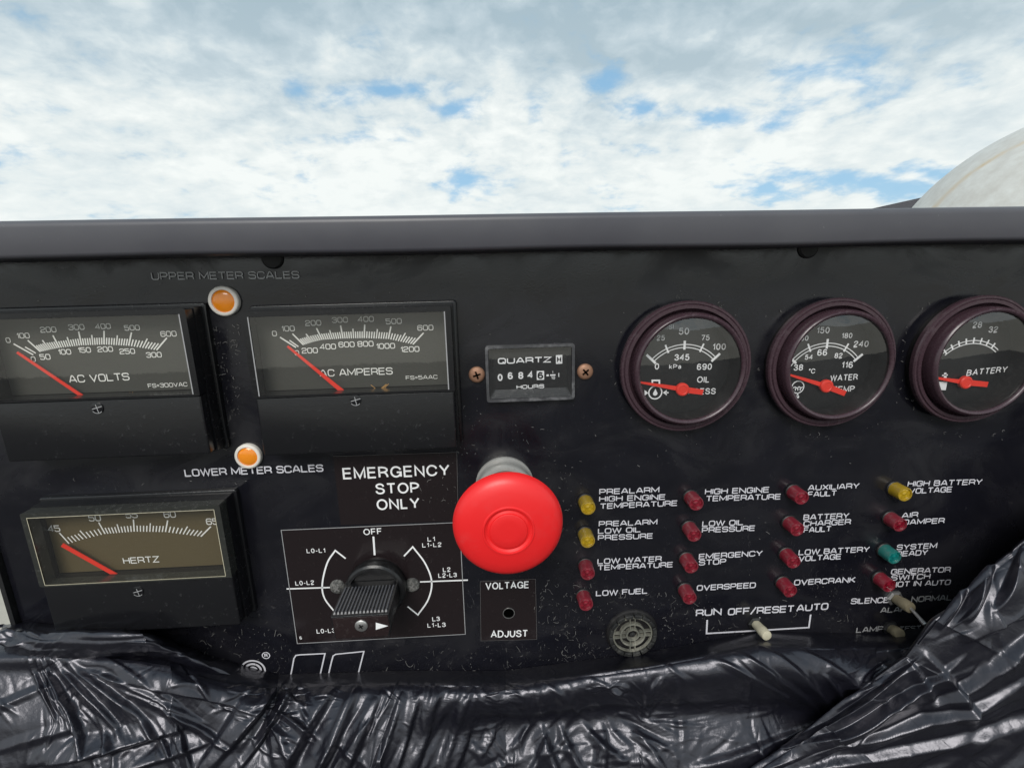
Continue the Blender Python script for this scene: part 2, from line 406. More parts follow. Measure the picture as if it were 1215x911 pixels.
# ------------------------------------------------------------------ stroke lettering (wide square-shouldered capitals)
G = {
 'A': (1.1, '0,0 .43,1r .67,1r 1.1,0|.2,.3 .9,.3'), 'B': (1, '0,0 0,1 .93,1r .93,.53r 0,.53|.5,.53 1,.53r 1,0r 0,0'),
 'C': (1, '1,.72 1,1r 0,1r 0,0r 1,0r 1,.28'), 'D': (1, '0,0 0,1 1,1r 1,0r 0,0 0,.1'), 'E': (.95, '.95,1 0,1 0,0 .95,0|0,.53 .88,.53'),
 'F': (.92, '.92,1 0,1 0,0|0,.5 .85,.5'), 'G': (1, '1,.74 1,1r 0,1r 0,0r 1,0r 1,.5 .55,.5'), 'H': (1, '0,0 0,1|1,0 1,1|0,.53 1,.53'),
 'I': (0, '0,0 0,1'), 'J': (.85, '.85,1 .85,0r 0,0r 0,.35'), 'K': (1, '0,0 0,1|.97,1 .3,.53 0,.53|.3,.53 1,0'), 'L': (.9, '0,1 0,0 .9,0'),
 'M': (1.25, '0,0 0,1 .625,.2 1.25,1 1.25,0'), 'N': (1.05, '0,0 0,1 1.05,0 1.05,1'), 'O': (1, 'z.5,1 1,1r 1,0r 0,0r 0,1r'),
 'P': (.97, '0,0 0,1 .97,1r .97,.42r 0,.42'), 'Q': (1, 'z.5,1 1,1r 1,0r 0,0r 0,1r|.6,.3 1,-.08'), 'R': (.98, '0,0 0,1 .98,1r .98,.44r 0,.44|.45,.44 .98,.4r .98,0'),
 'S': (1, '1,.76 1,1r 0,1r 0,.53r 1,.53r 1,0r 0,0r 0,.24'), 'T': (1, '0,1 1,1|.5,0 .5,1'), 'U': (1, '0,1 0,0r 1,0r 1,1'),
 'V': (1.1, '0,1 .55,0 1.1,1'), 'W': (1.5, '0,1 .38,0 .75,1 1.12,0 1.5,1'), 'X': (1, '0,1 1,0|0,0 1,1'), 'Y': (1.05, '0,1 .52,.42 1.05,1|.52,.42 .52,0'),
 'Z': (1, '0,1 1,1 0,0 1,0'), '1': (.3, '0,.72 .3,1 .3,0'), '2': (1, '0,.74 0,1r 1,1r 1,.54r 0,.44r 0,0 1,0'),
 '3': (1, '0,.76 0,1r 1,1r 1,.54r .3,.54|.6,.54 1,.54r 1,0r 0,0r 0,.24'), '4': (1.05, '.8,0 .8,1 0,.27 1.05,.27'),
 '5': (1, '.95,1 0,1 0,.6 1,.6r 1,0r 0,0r 0,.22'), '6': (1, '1,.78 1,1r 0,1r 0,0r 1,0r 1,.58r 0,.58'), '7': (.95, '0,1 .95,1 .4,0'),
 '8': (1, 'z.5,1 1,1r 1,.53r 0,.53r 0,1r|z.5,.53 1,.53r 1,0r 0,0r 0,.53r'), '9': (1, '0,.22 0,0r 1,0r 1,1r 0,1r 0,.42r 1,.42'),
 '0': (1, 'z.5,1 1,1r 1,0r 0,0r 0,1r'), '/': (.8, '0,-.1 .8,1.1'), '=': (.6, '0,.32 .6,.32|0,.66 .6,.66'), '-': (.45, '0,.45 .45,.45'), '.': (.05, '0,0 .05,0'), ' ': (.35, ''),
}
G['O'] = G['0'] = (1, 'z.5,1 1,1r 1,0r 0,0r 0,1r')
def fillet(pts, r, closed):
    out = []; n = len(pts)
    for i in range(n):
        x, y, rd = pts[i]
        if not rd or (not closed and i in (0, n-1)): out.append((x, y)); continue
        a = np.array(pts[i-1][:2]); b = np.array((x, y)); c = np.array(pts[(i+1) % n][:2])
        la, lc = np.linalg.norm(a-b), np.linalg.norm(c-b)
        fa = .5 if pts[i-1][2] else 1.0; fc = .5 if pts[(i+1) % n][2] else 1.0      # share a side with a rounded neighbour
        p0 = b+(a-b)/la*min(r, la*fa); p1 = b+(c-b)/lc*min(r, lc*fc)
        for k in range(7):
            t = k/6; k1 = .56; c0 = p0+(b-p0)*k1; c1 = p1+(b-p1)*k1
            q = (1-t)**3*p0+3*t*(1-t)**2*c0+3*t*t*(1-t)*c1+t**3*p1
            if not out or np.linalg.norm(np.array(out[-1])-q) > 1e-4: out.append(tuple(q))
    return out
def strokes(ch, tab=None, rad=.3):
    wd, s = (tab or G)[ch]; res = []
    for st in s.split('|'):
        if not st: continue
        cl = st[0] == 'z'; st = st.lstrip('z')
        pts = [(float(q.split(',')[0]), float(q.split(',')[1].rstrip('r')), q.endswith('r')) for q in st.split()]
        res.append((fillet(pts, rad, cl), cl))
    return wd, res
def text_wide(mb, s, A, B, top, weight, z, gap=.30, tab=None, rad=.3, slant=0.0):
    """lay string s from baseline point A to B; top = the point above A at cap height"""
    A, B, top = np.array(A), np.array(B), np.array(top); tab = tab or G
    tot = sum(tab[ch][0]+gap for ch in s)-gap+weight
    ex = (B-A)/tot; ey = (top-A)*(1-weight); h = np.linalg.norm(top-A); x = weight/2; off = (top-A)*weight*.5; dz = 0
    for ch in s:
        wd, sts = strokes(ch, tab, rad)
        for pts, cl in sts:
            if len(pts) > 2 and np.linalg.norm(np.array(pts[0])-np.array(pts[-1])) < 1e-4: pts = pts[:-1]; cl = True
            mb.ribbon([A+ex*(x+q[0]+slant*q[1])+ey*q[1]+off for q in pts], weight*h, z+dz, cl); dz = (dz+.00004) % .0002
        x += wd+gap
# a second, narrower grotesque alphabet for the film labels and the gauges
GS = {
 'A': (.84, '0,0 .42,1 .84,0|.15,.34 .69,.34'), 'B': (.74, '.3,.52 0,.52|0,0 0,1 .68,1r .68,.52r .3,.52|.3,.52 .74,.52r .74,0r 0,0 0,.05'), 'C': (.82, '.82,.68 .80,1r 0,1r 0,0r .80,0r .82,.32'),
 'D': (.78, '0,0 0,1 .78,1r .78,0r 0,0 0,.05'), 'E': (.66, '.66,1 0,1 0,0 .66,0|0,.53 .61,.53'), 'F': (.62, '.62,1 0,1 0,0|0,.5 .56,.5'),
 'G': (.86, '.82,.70 .82,1r 0,1r 0,0r .85,0r .85,.45|.5,.45 .86,.45 .86,0'), 'H': (.74, '0,0 0,1|.74,0 .74,1|0,.53 .74,.53'), 'I': (0, '0,0 0,1'), 'J': (.55, '.55,1 .55,0r 0,0r 0,.32'),
 'K': (.74, '0,0 0,1|.70,1 0,.34|.24,.56 .74,0'), 'L': (.56, '0,1 0,0 .56,0'), 'M': (.88, '0,0 0,1 .44,.04 .88,1 .88,0'), 'N': (.74, '0,0 0,1 .74,0 .74,1'), 'O': (.88, 'z.44,1 .88,1r .88,0r 0,0r 0,1r'),
 'P': (.70, '0,0 0,1 .70,1r .70,.44r 0,.44'), 'R': (.74, '0,0 0,1 .70,1r .70,.48r 0,.48|.4,.48 .68,.45r .72,0'), 'S': (.72, '.68,.73 .68,1r .03,1r .03,.55r .72,.50r .72,0r 0,0r 0,.28'),
 'T': (.74, '0,1 .74,1|.37,0 .37,1'), 'U': (.74, '0,1 0,0r .74,0r .74,1'), 'V': (.82, '0,1 .41,0 .82,1'), 'W': (1.16, '0,1 .29,0 .58,1 .87,0 1.16,1'), 'Y': (.80, '0,1 .40,.42 .80,1|.40,.42 .40,0'),
 '0': (.56, 'z.28,1 .56,1r .56,0r 0,0r 0,1r'), '1': (.26, '0,.76 .14,.80 .26,1 .26,0'), '2': (.56, '0,.70 0,1r .56,1r .56,.6r 0,.25r 0,0 .57,0'), '3': (.56, '0,.74 0,1r .54,1r .54,.54r .2,.54|.2,.54 .57,.54r .57,0r 0,0r 0,.27'),
 '4': (.60, '.46,0 .46,.97 0,.32 .62,.32'), '5': (.56, '.52,1 .09,1 .03,.5|.03,.5 .1,.64r .56,.64r .56,0r 0,0r 0,.25'), '6': (.58, '.54,.82 .44,1r .0,1r 0,.5|z.29,.58 .58,.58r .58,0r 0,0r 0,.58r|0,.5 0,.28'), '7': (.56, '0,1 .56,1 .2,0'),
 '8': (.56, 'z.28,1 .54,1r .54,.53r .02,.53r .02,1r|z.28,.53 .57,.53r .57,0r -.01,0r -.01,.53r'), '9': (.58, '.04,.18 .14,0r .58,0r .58,.5|z.29,1 .58,1r .58,.42r 0,.42r 0,1r|.58,.5 .58,.72'),
 'k': (.46, '0,0 0,1|.43,.70 0,.26|.17,.42 .46,0'), 'a': (.50, '.02,.52 .04,.72r .46,.72r .46,.0|.46,.42 .0,.42r .0,.0r .46,.0r .46,.3'), '-': (.32, '0,.4 .32,.4'), ' ': (.3, ''), '\u00b0': (.2, 'z.1,1 .22,1r .22,.74r 0,.74r 0,1r'),
}
def text_sans(mb, s, A, B, top, z, slant=0.0, weight=.15):
    text_wide(mb, s, A, B, top, weight, z, .33, GS, .5, slant)

def line(mb, s, zm, a, b, h, z=.002, sans=False, weight=.17, slant=0.0):
    """text from crop coordinates: baseline ends a, b and cap height h (crop pixels)"""
    A = P(*zm(*a), z); B = P(*zm(*b), z); tp = P(*zm(a[0]-h*.0, a[1]-h), z)
    d = np.array(B)-np.array(A); ln = np.linalg.norm(np.array(tp)-np.array(A)); nrm = np.array([-d[1], d[0]])/np.linalg.norm(d)*ln
    tp = np.array(A)+nrm
    if sans: text_sans(mb, s, A, B, tp, z, slant, weight if weight != .17 else .15)
    else: text_wide(mb, s, A, B, tp, weight, z)
def num(mb, s, zm, c, h, z, k=1.0, sans=False, weight=.16, slope=-.03):
    """short number centred at c"""
    tb, gp = (GS, .30) if sans else (G, .30)
    wd = (sum(tb[ch][0] for ch in s)+gp*(len(s)-1)+weight)*h*k
    line(mb, s, zm, (c[0]-wd/2, c[1]+h/2-slope*wd/2), (c[0]+wd/2, c[1]+h/2+slope*wd/2), h, z, sans, weight)

# ------------------------------------------------------------------ setting: ground, tank behind, roof edge
g = MB(); g.add([(-400/S, (0-H0)/S, -400/S), (400/S, (0-H0)/S, -400/S), (400/S, (0-H0)/S, 400/S), (-400/S, (0-H0)/S, 400/S)], [(0, 1, 2, 3)])
me = bpy.data.meshes.new('ground'); me.from_pydata([(-400, -400, 0), (400, -400, 0), (400, 400, 0), (-400, 400, 0)], [], [(0, 1, 2, 3)]); me.materials.append(MATS['ground_concrete'])
go = bpy.data.objects.new('ground', me); COL.objects.link(go); go['kind'] = 'structure'

me = bpy.data.meshes.new('added_dark_pad'); me.from_pydata([(-14, -7.4, .004), (11, -8.3, .004), (9, 2.2, .004), (-1.2, 1.6, .004), (-14, .9, .004)], [], [(0, 1, 2, 3, 4)])  # unseen pad, added so the lower panel and gauge glass reflect something dark
mat('dark_pad_surface', lambda t: pbr(t, t.mix(t.noise(t.n('ShaderNodeTexCoord').outputs['Object'], 30, 8, .7), (.035, .034, .034), (.065, .062, .06)), .9).outputs[0])
me.materials.append(MATS['dark_pad_surface']); po = bpy.data.objects.new('added_dark_pad', me); COL.objects.link(po); po['kind'] = 'structure'
def at_dist(px, py, dist):               # point (world) on the ray through a pixel at the given depth along y
    d = M_W @ R_CAM @ np.array([(px-PW/2)/F_PX, -(py-PH/2)/F_PX, -1.0]); t = dist/d[1]
    c = np.array(world((0, 0, 1))); return c+d*t
# ------------------------------------------------------------------ control panel with its cabinet
panel = thing('control_panel', 'glossy black steel control panel with white lettering in a grey-lipped cabinet', 'control panel')
XL, XR, YB, YT = -1.087, 1.30, -1.6, .06
MB().prism(rect(XL+.012, YB, XR, YT), -.02, 0.0).build('face_plate', 'panel_paint', panel, smooth=0)
# top lip: a folded sheet, profile in (Y, Z), extruded along X with the slight tilt it has in the photo
tl = lambda X: -.0055*X
prof = [(.036, -.02), (.036, .112), (.039, .118), (.044, .12)] + [(.098-.012*(1-math.sin(a)), .108+.012*math.cos(a)) for a in [i/6*math.pi/2 for i in range(7)]] + [(.100, .06), (.104, -.6)]
fl = MB(); xs = np.linspace(XL-.01, XR+.02, 60); n = len(prof)
vs = [(x, y+tl(x)+.0011*math.sin(x*9)*(1 if k < 4 else .2), z) for x in xs for k, (y, z) in enumerate(prof)]
fl.add(vs, [(i*n+k, i*n+k+1, (i+1)*n+k+1, (i+1)*n+k) for i in range(len(xs)-1) for k in range(n-1)])
fl.build('top_flange', 'flange_paint', panel, smooth=50)
MB().prism(rect(XL, YB, XL+.01, .034), -.6, .012).build('side_wall', 'dark_edge', panel, smooth=0)
MB().prism(rect(XR, YB, XR+.01, .034), -.6, .1).build('side_wall', 'dark_edge', panel, smooth=0)
MB().prism(rect(XL+.012, YB, XR-.003, YB+.01), -.6, -.022).build('floor_plate', 'dark_edge', panel, smooth=0)
for px in (321, 962):                                     # bolt heads just under the lip
    c = P(px, 306 if px < 500 else 294, .01)
    b = MB().lathe([(.021, 0), (.021, .003), (.018, .006), (.008, .0075), (0.0001, .008)], c, 28)
    b.build('bolt', 'dark_edge', panel)
    MB().add([(c[0]+.01, c[1]-.012, .026), (c[0]+.034, c[1]-.004, .021), (c[0]+.033, c[1]-.002, .021), (c[0]+.010, c[1]-.009, .026)], [(0, 1, 2, 3)])

pr = Zm(0, 0, 1)
z1, z2, z3 = Zm(0, 300, 4.05), Zm(250, 300, 3.919), Zm(0, 520, 4.05)
zs = Zm(320, 520, 3.252); zq = Zm(520, 380, 5.0625); zl = Zm(660, 560, 5.06); zr = Zm(780, 540, 2.793)
zh = Zm(0, 580, 4.05); zv = Zm(520, 520, 3.253); zg1 = Zm(720, 340, 4.555); zg2 = Zm(890, 340, 4.555); zg3 = Zm(1055, 340, 5.0625); zo = Zm(230, 720, 4.768)
def lettering(rows, m='print_white', parent=panel, org=(0, 0), label=None, **kw):
    mb = MB()
    for r in rows: line(mb, r[0], r[1], r[2], r[3], r[4], **kw)
    return mb.build('lettering', m, parent, org, smooth=0, fix=False, label=label)
def lab(words): return 'white lettering reading '+words
lettering([('UPPER METER SCALES', pr, (180.2, 332.3), (355.5, 330.6), 9.0)], 'print_aged', weight=.14, label='faded grey lettering reading UPPER METER SCALES')
lettering([('LOWER METER SCALES', pr, (219.8, 565.4), (384, 559.4), 8.8)], label=lab('LOWER METER SCALES'))
W_ = dict(weight=.19)
TXT = [
 [('PREALARM', zl, (258, 135), (618, 122), 34), ('HIGH ENGINE', zl, (257, 178), (655, 165), 34), ('TEMPERATURE', zl, (262, 222), (727, 202), 34)],
 [('PREALARM', zl, (255, 327), (606, 315), 33), ('LOW OIL', zl, (250, 370), (508, 360), 33), ('PRESSURE', zl, (250, 410), (580, 398), 33)],
 [('LOW WATER', zl, (247, 552), (632, 535), 33), ('TEMPERATURE', zl, (247, 590), (700, 570), 33)],
 [('LOW FUEL', zl, (238, 744), (548, 728), 34)],
 [('HIGH ENGINE', zr, (157, 130), (370, 123), 19), ('TEMPERATURE', zr, (160, 153), (408, 146), 19)],
 [('LOW OIL', zr, (148, 236), (285, 231), 18.5), ('PRESSURE', zr, (147, 257), (323, 250), 18.5)],
 [('EMERGENCY', zr, (137, 345), (348, 333), 18.5), ('STOP', zr, (137, 365), (227, 360), 18.5)],
 [('OVERSPEED', zr, (130, 449), (325, 439), 19)],
 [('AUXILIARY', zr, (498, 117), (668, 110), 18.5), ('FAULT', zr, (498, 139), (593, 134), 18.5)],
 [('BATTERY', zr, (483, 215), (634, 209), 18.5), ('CHARGER', zr, (483, 236), (640, 229), 18.5), ('FAULT', zr, (484, 257), (575, 252), 18.5)],
 [('LOW BATTERY', zr, (467, 331), (702, 320), 18.5), ('VOLTAGE', zr, (467, 352), (608, 344), 18.5)],
 [('OVERCRANK', zr, (452, 431), (655, 421), 19)],
 [('HIGH BATTERY', zr, (828, 104), (1075, 97), 18.5), ('VOLTAGE', zr, (832, 128), (975, 122), 18.5)],
 [('AIR', zr, (808, 209), (863, 205), 18), ('DAMPER', zr, (812, 231), (950, 225), 18)],
 [('SYSTEM', zr, (792, 314), (925, 308), 18), ('READY', zr, (790, 336), (895, 330), 18)],
 [('GENERATOR', zr, (773, 395), (970, 387), 18), ('SWITCH', zr, (773, 415), (903, 409), 18), ('NOT IN AUTO', zr, (772, 437), (970, 429), 18)],
 [('SILENCE', zr, (640, 493), (766, 488), 19)], [('NORMAL', zr, (840, 487), (975, 480), 19)], [('ALARM', zr, (738, 522), (850, 517), 18)],
 [('LAMP', zr, (658, 588), (747, 583), 18)], [('TEST', zr, (800, 583), (872, 579), 16)],
 [('RUN', zr, (127, 534), (212, 528), 23)], [('OFF/RESET', zr, (233, 530), (452, 519), 23)], [('AUTO', zr, (460, 518), (565, 511), 23)],
]
for rows in TXT: lettering(rows, label=lab(' '.join(r[0] for r in rows)), weight=.175, m='print_faded' if rows[0][0] in ('LAMP', 'TEST', 'ALARM', 'NORMAL') else 'print_white')
mb = MB(); mb.ribbon([P(*zr(*q), .002) for q in ((165, 545), (163, 590), (502, 570), (508, 527))], .0042, .002); mb.ribbon([P(*zr(338, 536), .002), P(*zr(338, 552), .002)], .0042, .002)
mb.build('bracket_line', 'print_white', panel, smooth=0, fix=False, label='white square bracket line under RUN OFF/RESET AUTO')
# round emblem with slanted outlined letter shapes beside it, half hidden by the bag
mb = MB(); c0 = P(*zo(335, 358), .002); q0 = .0275
mb.ribbon(circ(c0, q0, 28, -14, 140), .0042, .002); mb.ribbon(circ(c0, q0*.66, 24, -14, 150), .005, .002); mb.ribbon(circ(c0, q0*.33, 16, -30, 160), .0045, .002)
mb.ribbon([P(*zo(243, 326), .002), P(*zo(300, 350), .0025), P(*zo(388, 382), .0025)], .0045, .0025)
mb.build('emblem', 'print_white', panel, smooth=0, fix=False, label='white concentric arc emblem on the panel')
mb = MB(); c1 = P(*zo(408, 273), .002); mb.ribbon(circ(c1, .0085, 20), .0022, .002, True); text_sans(mb, 'R', (c1[0]-.0038, c1[1]-.0048), (c1[0]+.0040, c1[1]-.0048), (c1[0]-.0038, c1[1]+.0048), .002, weight=.22)
mb.build('registered_mark', 'print_white', panel, smooth=0, fix=False)
for pts in (((545, 400), (556, 345), (566, 290), (578, 272), (600, 269), (742, 262), (712, 392)), ((758, 398), (778, 310), (788, 275), (803, 266), (822, 264), (962, 250), (928, 384))):
    mb = MB(); mb.ribbon([P(*zo(*q), .002) for q in pts], .0032, .002); mb.build('outlined_letter', 'print_white', panel, smooth=0, fix=False)

# dust fibres and scratches caught on the plate: real thin curls, one uncountable mass
mb = MB(); r_ = random.Random(5)
zones = [((245, 385, 285, 540), 260, 2.8), ((0, 315, 1210, 560), 200, 1.5), ((20, 560, 300, 600), 40, 2), ((235, 740, 345, 795), 90, 4), ((425, 765, 720, 800), 130, 4), ((640, 690, 705, 790), 110, 4), ((795, 715, 880, 775), 80, 4.5), ((930, 690, 1010, 740), 45, 4),
         ((540, 470, 570, 560), 40, 2.0), ((500, 560, 545, 620), 14, 3), ((730, 370, 1000, 520), 45, 2.0), ((640, 540, 690, 700), 60, 2.2), ((560, 380, 700, 540), 35, 1.6), ((860, 600, 1060, 700), 50, 2.4), ((20, 320, 540, 360), 16, 2), ((630, 700, 850, 720), 60, 4)]
rings = [(gx, gy, 84, 90, 46) for gx, gy in ((814, 438), (986, 434), (1156, 430))]+[(751, 754, 36, 52, 110), (604, 582, 60, 84, 60)]
jobs = [(r_.uniform(x0, x1), r_.uniform(y0, y1), ln) for (x0, y0, x1, y1), cnt, ln in zones for k in range(cnt)]
for gx, gy, ra, rb, cnt in rings:
    for k in range(cnt):
        q = r_.uniform(0, 6.283); rr_ = r_.uniform(ra, rb); jobs.append((gx+rr_*math.cos(q), gy+rr_*math.sin(q), 2.2))
if True:
    for x, y, ln in jobs:
        a = r_.uniform(0, 6.3); cur = r_.gauss(0, .6); pts = []
        n_ = r_.randint(3, 7) if r_.random() < .3 else 2; cur *= .5
        st = ln*r_.uniform(.25, 1.0)*(.55 if n_ == 2 else .5)
        if n_ == 2 and r_.random() < .5: st *= .3
        for i in range(n_):
            pts.append(P(x, y, .0024)); x += st*math.cos(a); y += st*math.sin(a); a += cur+r_.gauss(0, .25)
        mb.ribbon(pts, r_.choice((.0004, .0005, .0007, .0009)), .0024)
o = mb.build('dust_fibres', 'fibre', panel, smooth=0, fix=False); o['kind'] = 'stuff'

# ------------------------------------------------------------------ film labels
def film_label(name, label, corners, z=.0012):
    org = P(*corners[3]); t = thing(name, label, 'label', org)
    pl = MB().prism([P(*c) for c in corners], .0003, z).build('plate', 'label_film', t, org, smooth=0)
    return t, org
t, org = film_label('emergency_stop_label', 'dark film label reading EMERGENCY STOP ONLY beside the red stop button', [(395.3, 540.9), (542, 536), (543.9, 617.5), (404.6, 622.4)])
lettering([('EMERGENCY', zs, (284, 158), (695, 143), 44), ('STOP', zs, (410, 216), (578, 210), 42), ('ONLY', zs, (415, 277), (580, 269), 42)], 'print_clean', t, org, sans=True)
mb = MB(); mb.ribbon([P(*c) for c in [(395.3, 540.9), (542, 536), (543.9, 617.5)]], .0009, .0022); mb.build('edge_line', 'edge_grey', t, org, smooth=0, fix=False)

t, org = film_label('selector_label', 'black selector label with phase positions OFF and L0-L1 to L1-L3 in a thin white frame', [(334.1, 628.2), (545.4, 619), (552.2, 751.2), (353.2, 762.3)])
mb = MB(); mb.ribbon([P(*c) for c in [(334.1, 628.2), (545.4, 619), (552.2, 751.2), (353.2, 762.3)]], .0016, .0024, True); mb.build('border_line', 'print_faded', t, org, smooth=0, fix=False)
for s_, a, b, h in (('OFF', (363, 373), (434, 369), 24), ('L0-L1', (143, 442), (215, 440), 17), ('L0-L2', (100, 567), (172, 563), 17), ('L0-L3', (182, 752), (254, 748), 17), ('L1', (609, 397), (638, 396), 17), ('L1-L2', (589, 420), (663, 417), 17),
                  ('L2', (669, 515), (698, 513), 17), ('L2-L3', (651, 537), (722, 534), 17), ('L3', (628, 705), (657, 703), 17), ('L1-L3', (609, 729), (679, 726), 17), ('6', (117, 775), (125, 774), 12)):
    lettering([(s_, zs, a, b, h)], 'print_clean', t, org, sans=True, z=.0024)
def zline(pts, wd, close=False):
    mb_ = MB(); mb_.ribbon([P(*zs(*q), .0024) for q in pts], wd, .0024, close); return mb_
def smooth_pts(pts, n=8):
    """Catmull-Rom through 2-D points"""
    p = [np.array(q, float) for q in pts]; p = [2*p[0]-p[1]]+p+[2*p[-1]-p[-2]]; out = []
    for i in range(1, len(p)-2):
        for k in range(n):
            t_ = k/n; a, b, c, d = p[i-1:i+3]
            out.append(tuple(.5*((2*b)+(-a+c)*t_+(2*a-5*b+4*c-d)*t_*t_+(-a+3*b-3*c+d)*t_**3)))
    out.append(tuple(p[-2])); return out
zline([(400, 378), (405, 450)], .0042).build('position_line', 'print_clean', t, org, smooth=0, fix=False)
zline([(65, 580), (245, 574)], .0034).build('position_line', 'print_clean', t, org, smooth=0, fix=False)
zline([(580, 553), (765, 546)], .0034).build('position_line', 'print_clean', t, org, smooth=0, fix=False)
zline([(293, 463), (253, 432)]+smooth_pts([(253, 432), (222, 480), (203, 560), (211, 615), (250, 668)], 6)[1:], .0036).build('arc_line', 'print_clean', t, org, smooth=0, fix=False)
zline([(518, 454), (552, 418)]+smooth_pts([(552, 418), (600, 482), (625, 552), (612, 620), (572, 680)], 6)[1:]+[(532, 648)], .0036).build('arc_line', 'print_clean', t, org, smooth=0, fix=False)

t, org = film_label('voltage_adjust_label', 'dark square label reading VOLTAGE ADJUST around a small round hole', [(569.8, 689), (635.3, 686), (636.8, 757.3), (570.7, 759.2)])
lettering([('VOLTAGE', zv, (183, 583), (350, 577), 27)], 'print_clean', t, org, sans=True); lettering([('ADJUST', zv, (203, 768), (345, 765), 27)], 'print_clean', t, org, sans=True)
mb = MB(); mb.ribbon([P(*zv(*q)) for q in [(162, 550), (375, 540), (380, 772), (165, 778)]], .0008, .0022, True); mb.build('edge_line', 'edge_grey', t, org, smooth=0, fix=False)
hc = P(*zv(272, 672)); mat('hole_black', lambda t_: pbr(t_, (.001, .001, .001), .9, Specular_IOR_Level=0.0).outputs[0])
MB().lathe([(.0128, .0016), (.0001, .0016)], hc, 28).build('adjust_hole', 'hole_black', t, org, smooth=0)
MB().lathe([(.0128, .0012), (.0128, .0024), (.0142, .0024), (.0142, .0012)], hc, 28, closed=True).build('hole_rim', 'steel', t, org)

# ------------------------------------------------------------------ three large panel meters
ZF = .065                                # depth of the front cover
def meter(label, X0, Y1, zm, spec):
    """X0, Y1: upper left corner of the window; the box is the same for all three"""
    X1, Y0 = X0+.366, Y1-.153
    ox0, ox1, oy1, oy0 = X0-.014, X1+.014, Y1+.012, Y1-.279
    org = ((ox0+ox1)/2, (oy0+oy1)/2); t = thing('panel_meter', label, 'meter', org, 'large rectangular panel meters')
    # rear flange, stepped body walls (open box), lower cover
    MB().prism(rrect(ox0-.006, oy0-.006, ox1+.006, oy1+.006, .006), 0.0004, .012, .003).build('flange', 'housing', t, org)
    mb_ = MB(); mb_.frame(rrect(ox0, oy0, ox1, oy1, .003), rrect(X0-.006, Y0-.0, X1+.006, Y1+.004, .003), .012, .040)
    mb_.build('body', 'housing', t, org, smooth=30)
    MB().prism(rrect(ox0+.004, oy0+.002, ox1-.004, Y0-.0045, .004), .041, ZF-.004, .003).build('lower_cover', 'housing', t, org)
    MB().prism(rect(X0-.005, Y0+.001, X1+.005, Y1+.003), .0125, .0235).build('dial_plate', 'meter_dial_reflect_tint' if spec.get('edge') else 'meter_dial', t, org, smooth=0)
    mb_ = MB().frame(rrect(ox0+.002, Y0-.004, ox1-.002, oy1-.002, .004), rrect(X0, Y0, X1, Y1, .003), .0405, ZF)
    mb_.build('window_frame', 'housing_clear' if spec.get('edge') else 'housing', t, org, smooth=30)
    gl = MB(); gl.prism(rect(X0+.0004, Y0+.0004, X1-.0004, Y1-.0004), ZF-.0016, ZF-.001)
    gl.v = [(x, y, ZF-.001) for x, y in rect(X0+.0004, Y0+.0004, X1-.0004, Y1-.0004)]; gl.f = [(0, 1, 2, 3)]
    gl.build('glass', 'meter_glass', t, org, smooth=0, fix=False)
    # bright moulded edges of the clear cover
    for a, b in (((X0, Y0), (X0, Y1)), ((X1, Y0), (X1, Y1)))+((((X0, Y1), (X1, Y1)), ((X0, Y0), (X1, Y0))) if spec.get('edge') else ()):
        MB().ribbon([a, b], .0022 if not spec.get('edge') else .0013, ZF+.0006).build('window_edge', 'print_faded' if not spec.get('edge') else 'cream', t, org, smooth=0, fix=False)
    # scale
    zd = .0245; mb_ = MB(); ins, outs = spec['inner'], spec['outer']
    fi, fo = np.array(ins, float), np.array(outs, float)
    def at(arr, v): return (np.interp(v, arr[:, 0], arr[:, 1]), np.interp(v, arr[:, 0], arr[:, 2]))
    for v in spec['ticks']:
        a = at(fi, v); b = at(fo, v); k = 1.0 if v in spec['long'] else (.72 if v in spec['mid'] else .5)*(1.0)
        e = (a[0]+(b[0]-a[0])*k, a[1]+(b[1]-a[1])*k)
        mb_.ribbon([P(*zm(*a), zd), P(*zm(*e), zd)], .0028 if v in spec['long'] else .0024, zd)
    mb_.build('scale', 'print_clean', t, org, smooth=0, fix=False)
    mb_ = MB()
    for s_, c, h in spec['nums']: num(mb_, s_, zm, c, h, zd, k=.76, weight=.145)
    for s_, a, b, h in spec['texts']: line(mb_, s_, zm, a, b, h, zd, weight=.14)
    mb_.build('lettering', 'print_clean', t, org, smooth=0, fix=False)
    # pointer: a thin flat blade that widens to its root
    a, b = (P(*zm(*q), .036) for q in spec['needle']); a, b = np.array(a), np.array(b); d = (b-a)/np.linalg.norm(b-a); nn = np.array([-d[1], d[0]])
    w0, w1 = spec.get('nw', (.0030, .0044)); w0 *= .8; w1 *= .8
    mb_ = MB().prism([tuple(a-nn*w0), tuple(b-nn*w1), tuple(b+nn*w1), tuple(a+nn*w0)], .035, .0365); mb_.build('pointer', 'needle_red', t, org, smooth=0)
    # moving-coil glimpse behind the lower edge
    c = spec['coil']; p_ = P(*zm(*c), .03)
    mb_ = MB(); mb_.ribbon(smooth_pts([(p_[0]-.019, p_[1]+.008), (p_[0]-.008, p_[1]-.001), (p_[0]+.004, p_[1]-.002), (p_[0]+.017, p_[1]+.009)], 5), .0014, .03)
    mb_.ribbon([(p_[0]-.002, p_[1]-.003), (p_[0]+.013, p_[1]+.008)], .003, .031); mb_.build('coil_spring', 'brass_glint', t, org, smooth=0, fix=False)
    # zero-adjust screw, a shallow disc with a crossed slot
    sc = P(*zm(*spec['screw']), ZF-.002)
    MB().lathe([(.011, ZF-.004), (.011, ZF-.0025), (.0095, ZF-.0018), (.0001, ZF-.0018)], sc, 24).build('adjust_screw', 'housing', t, org)
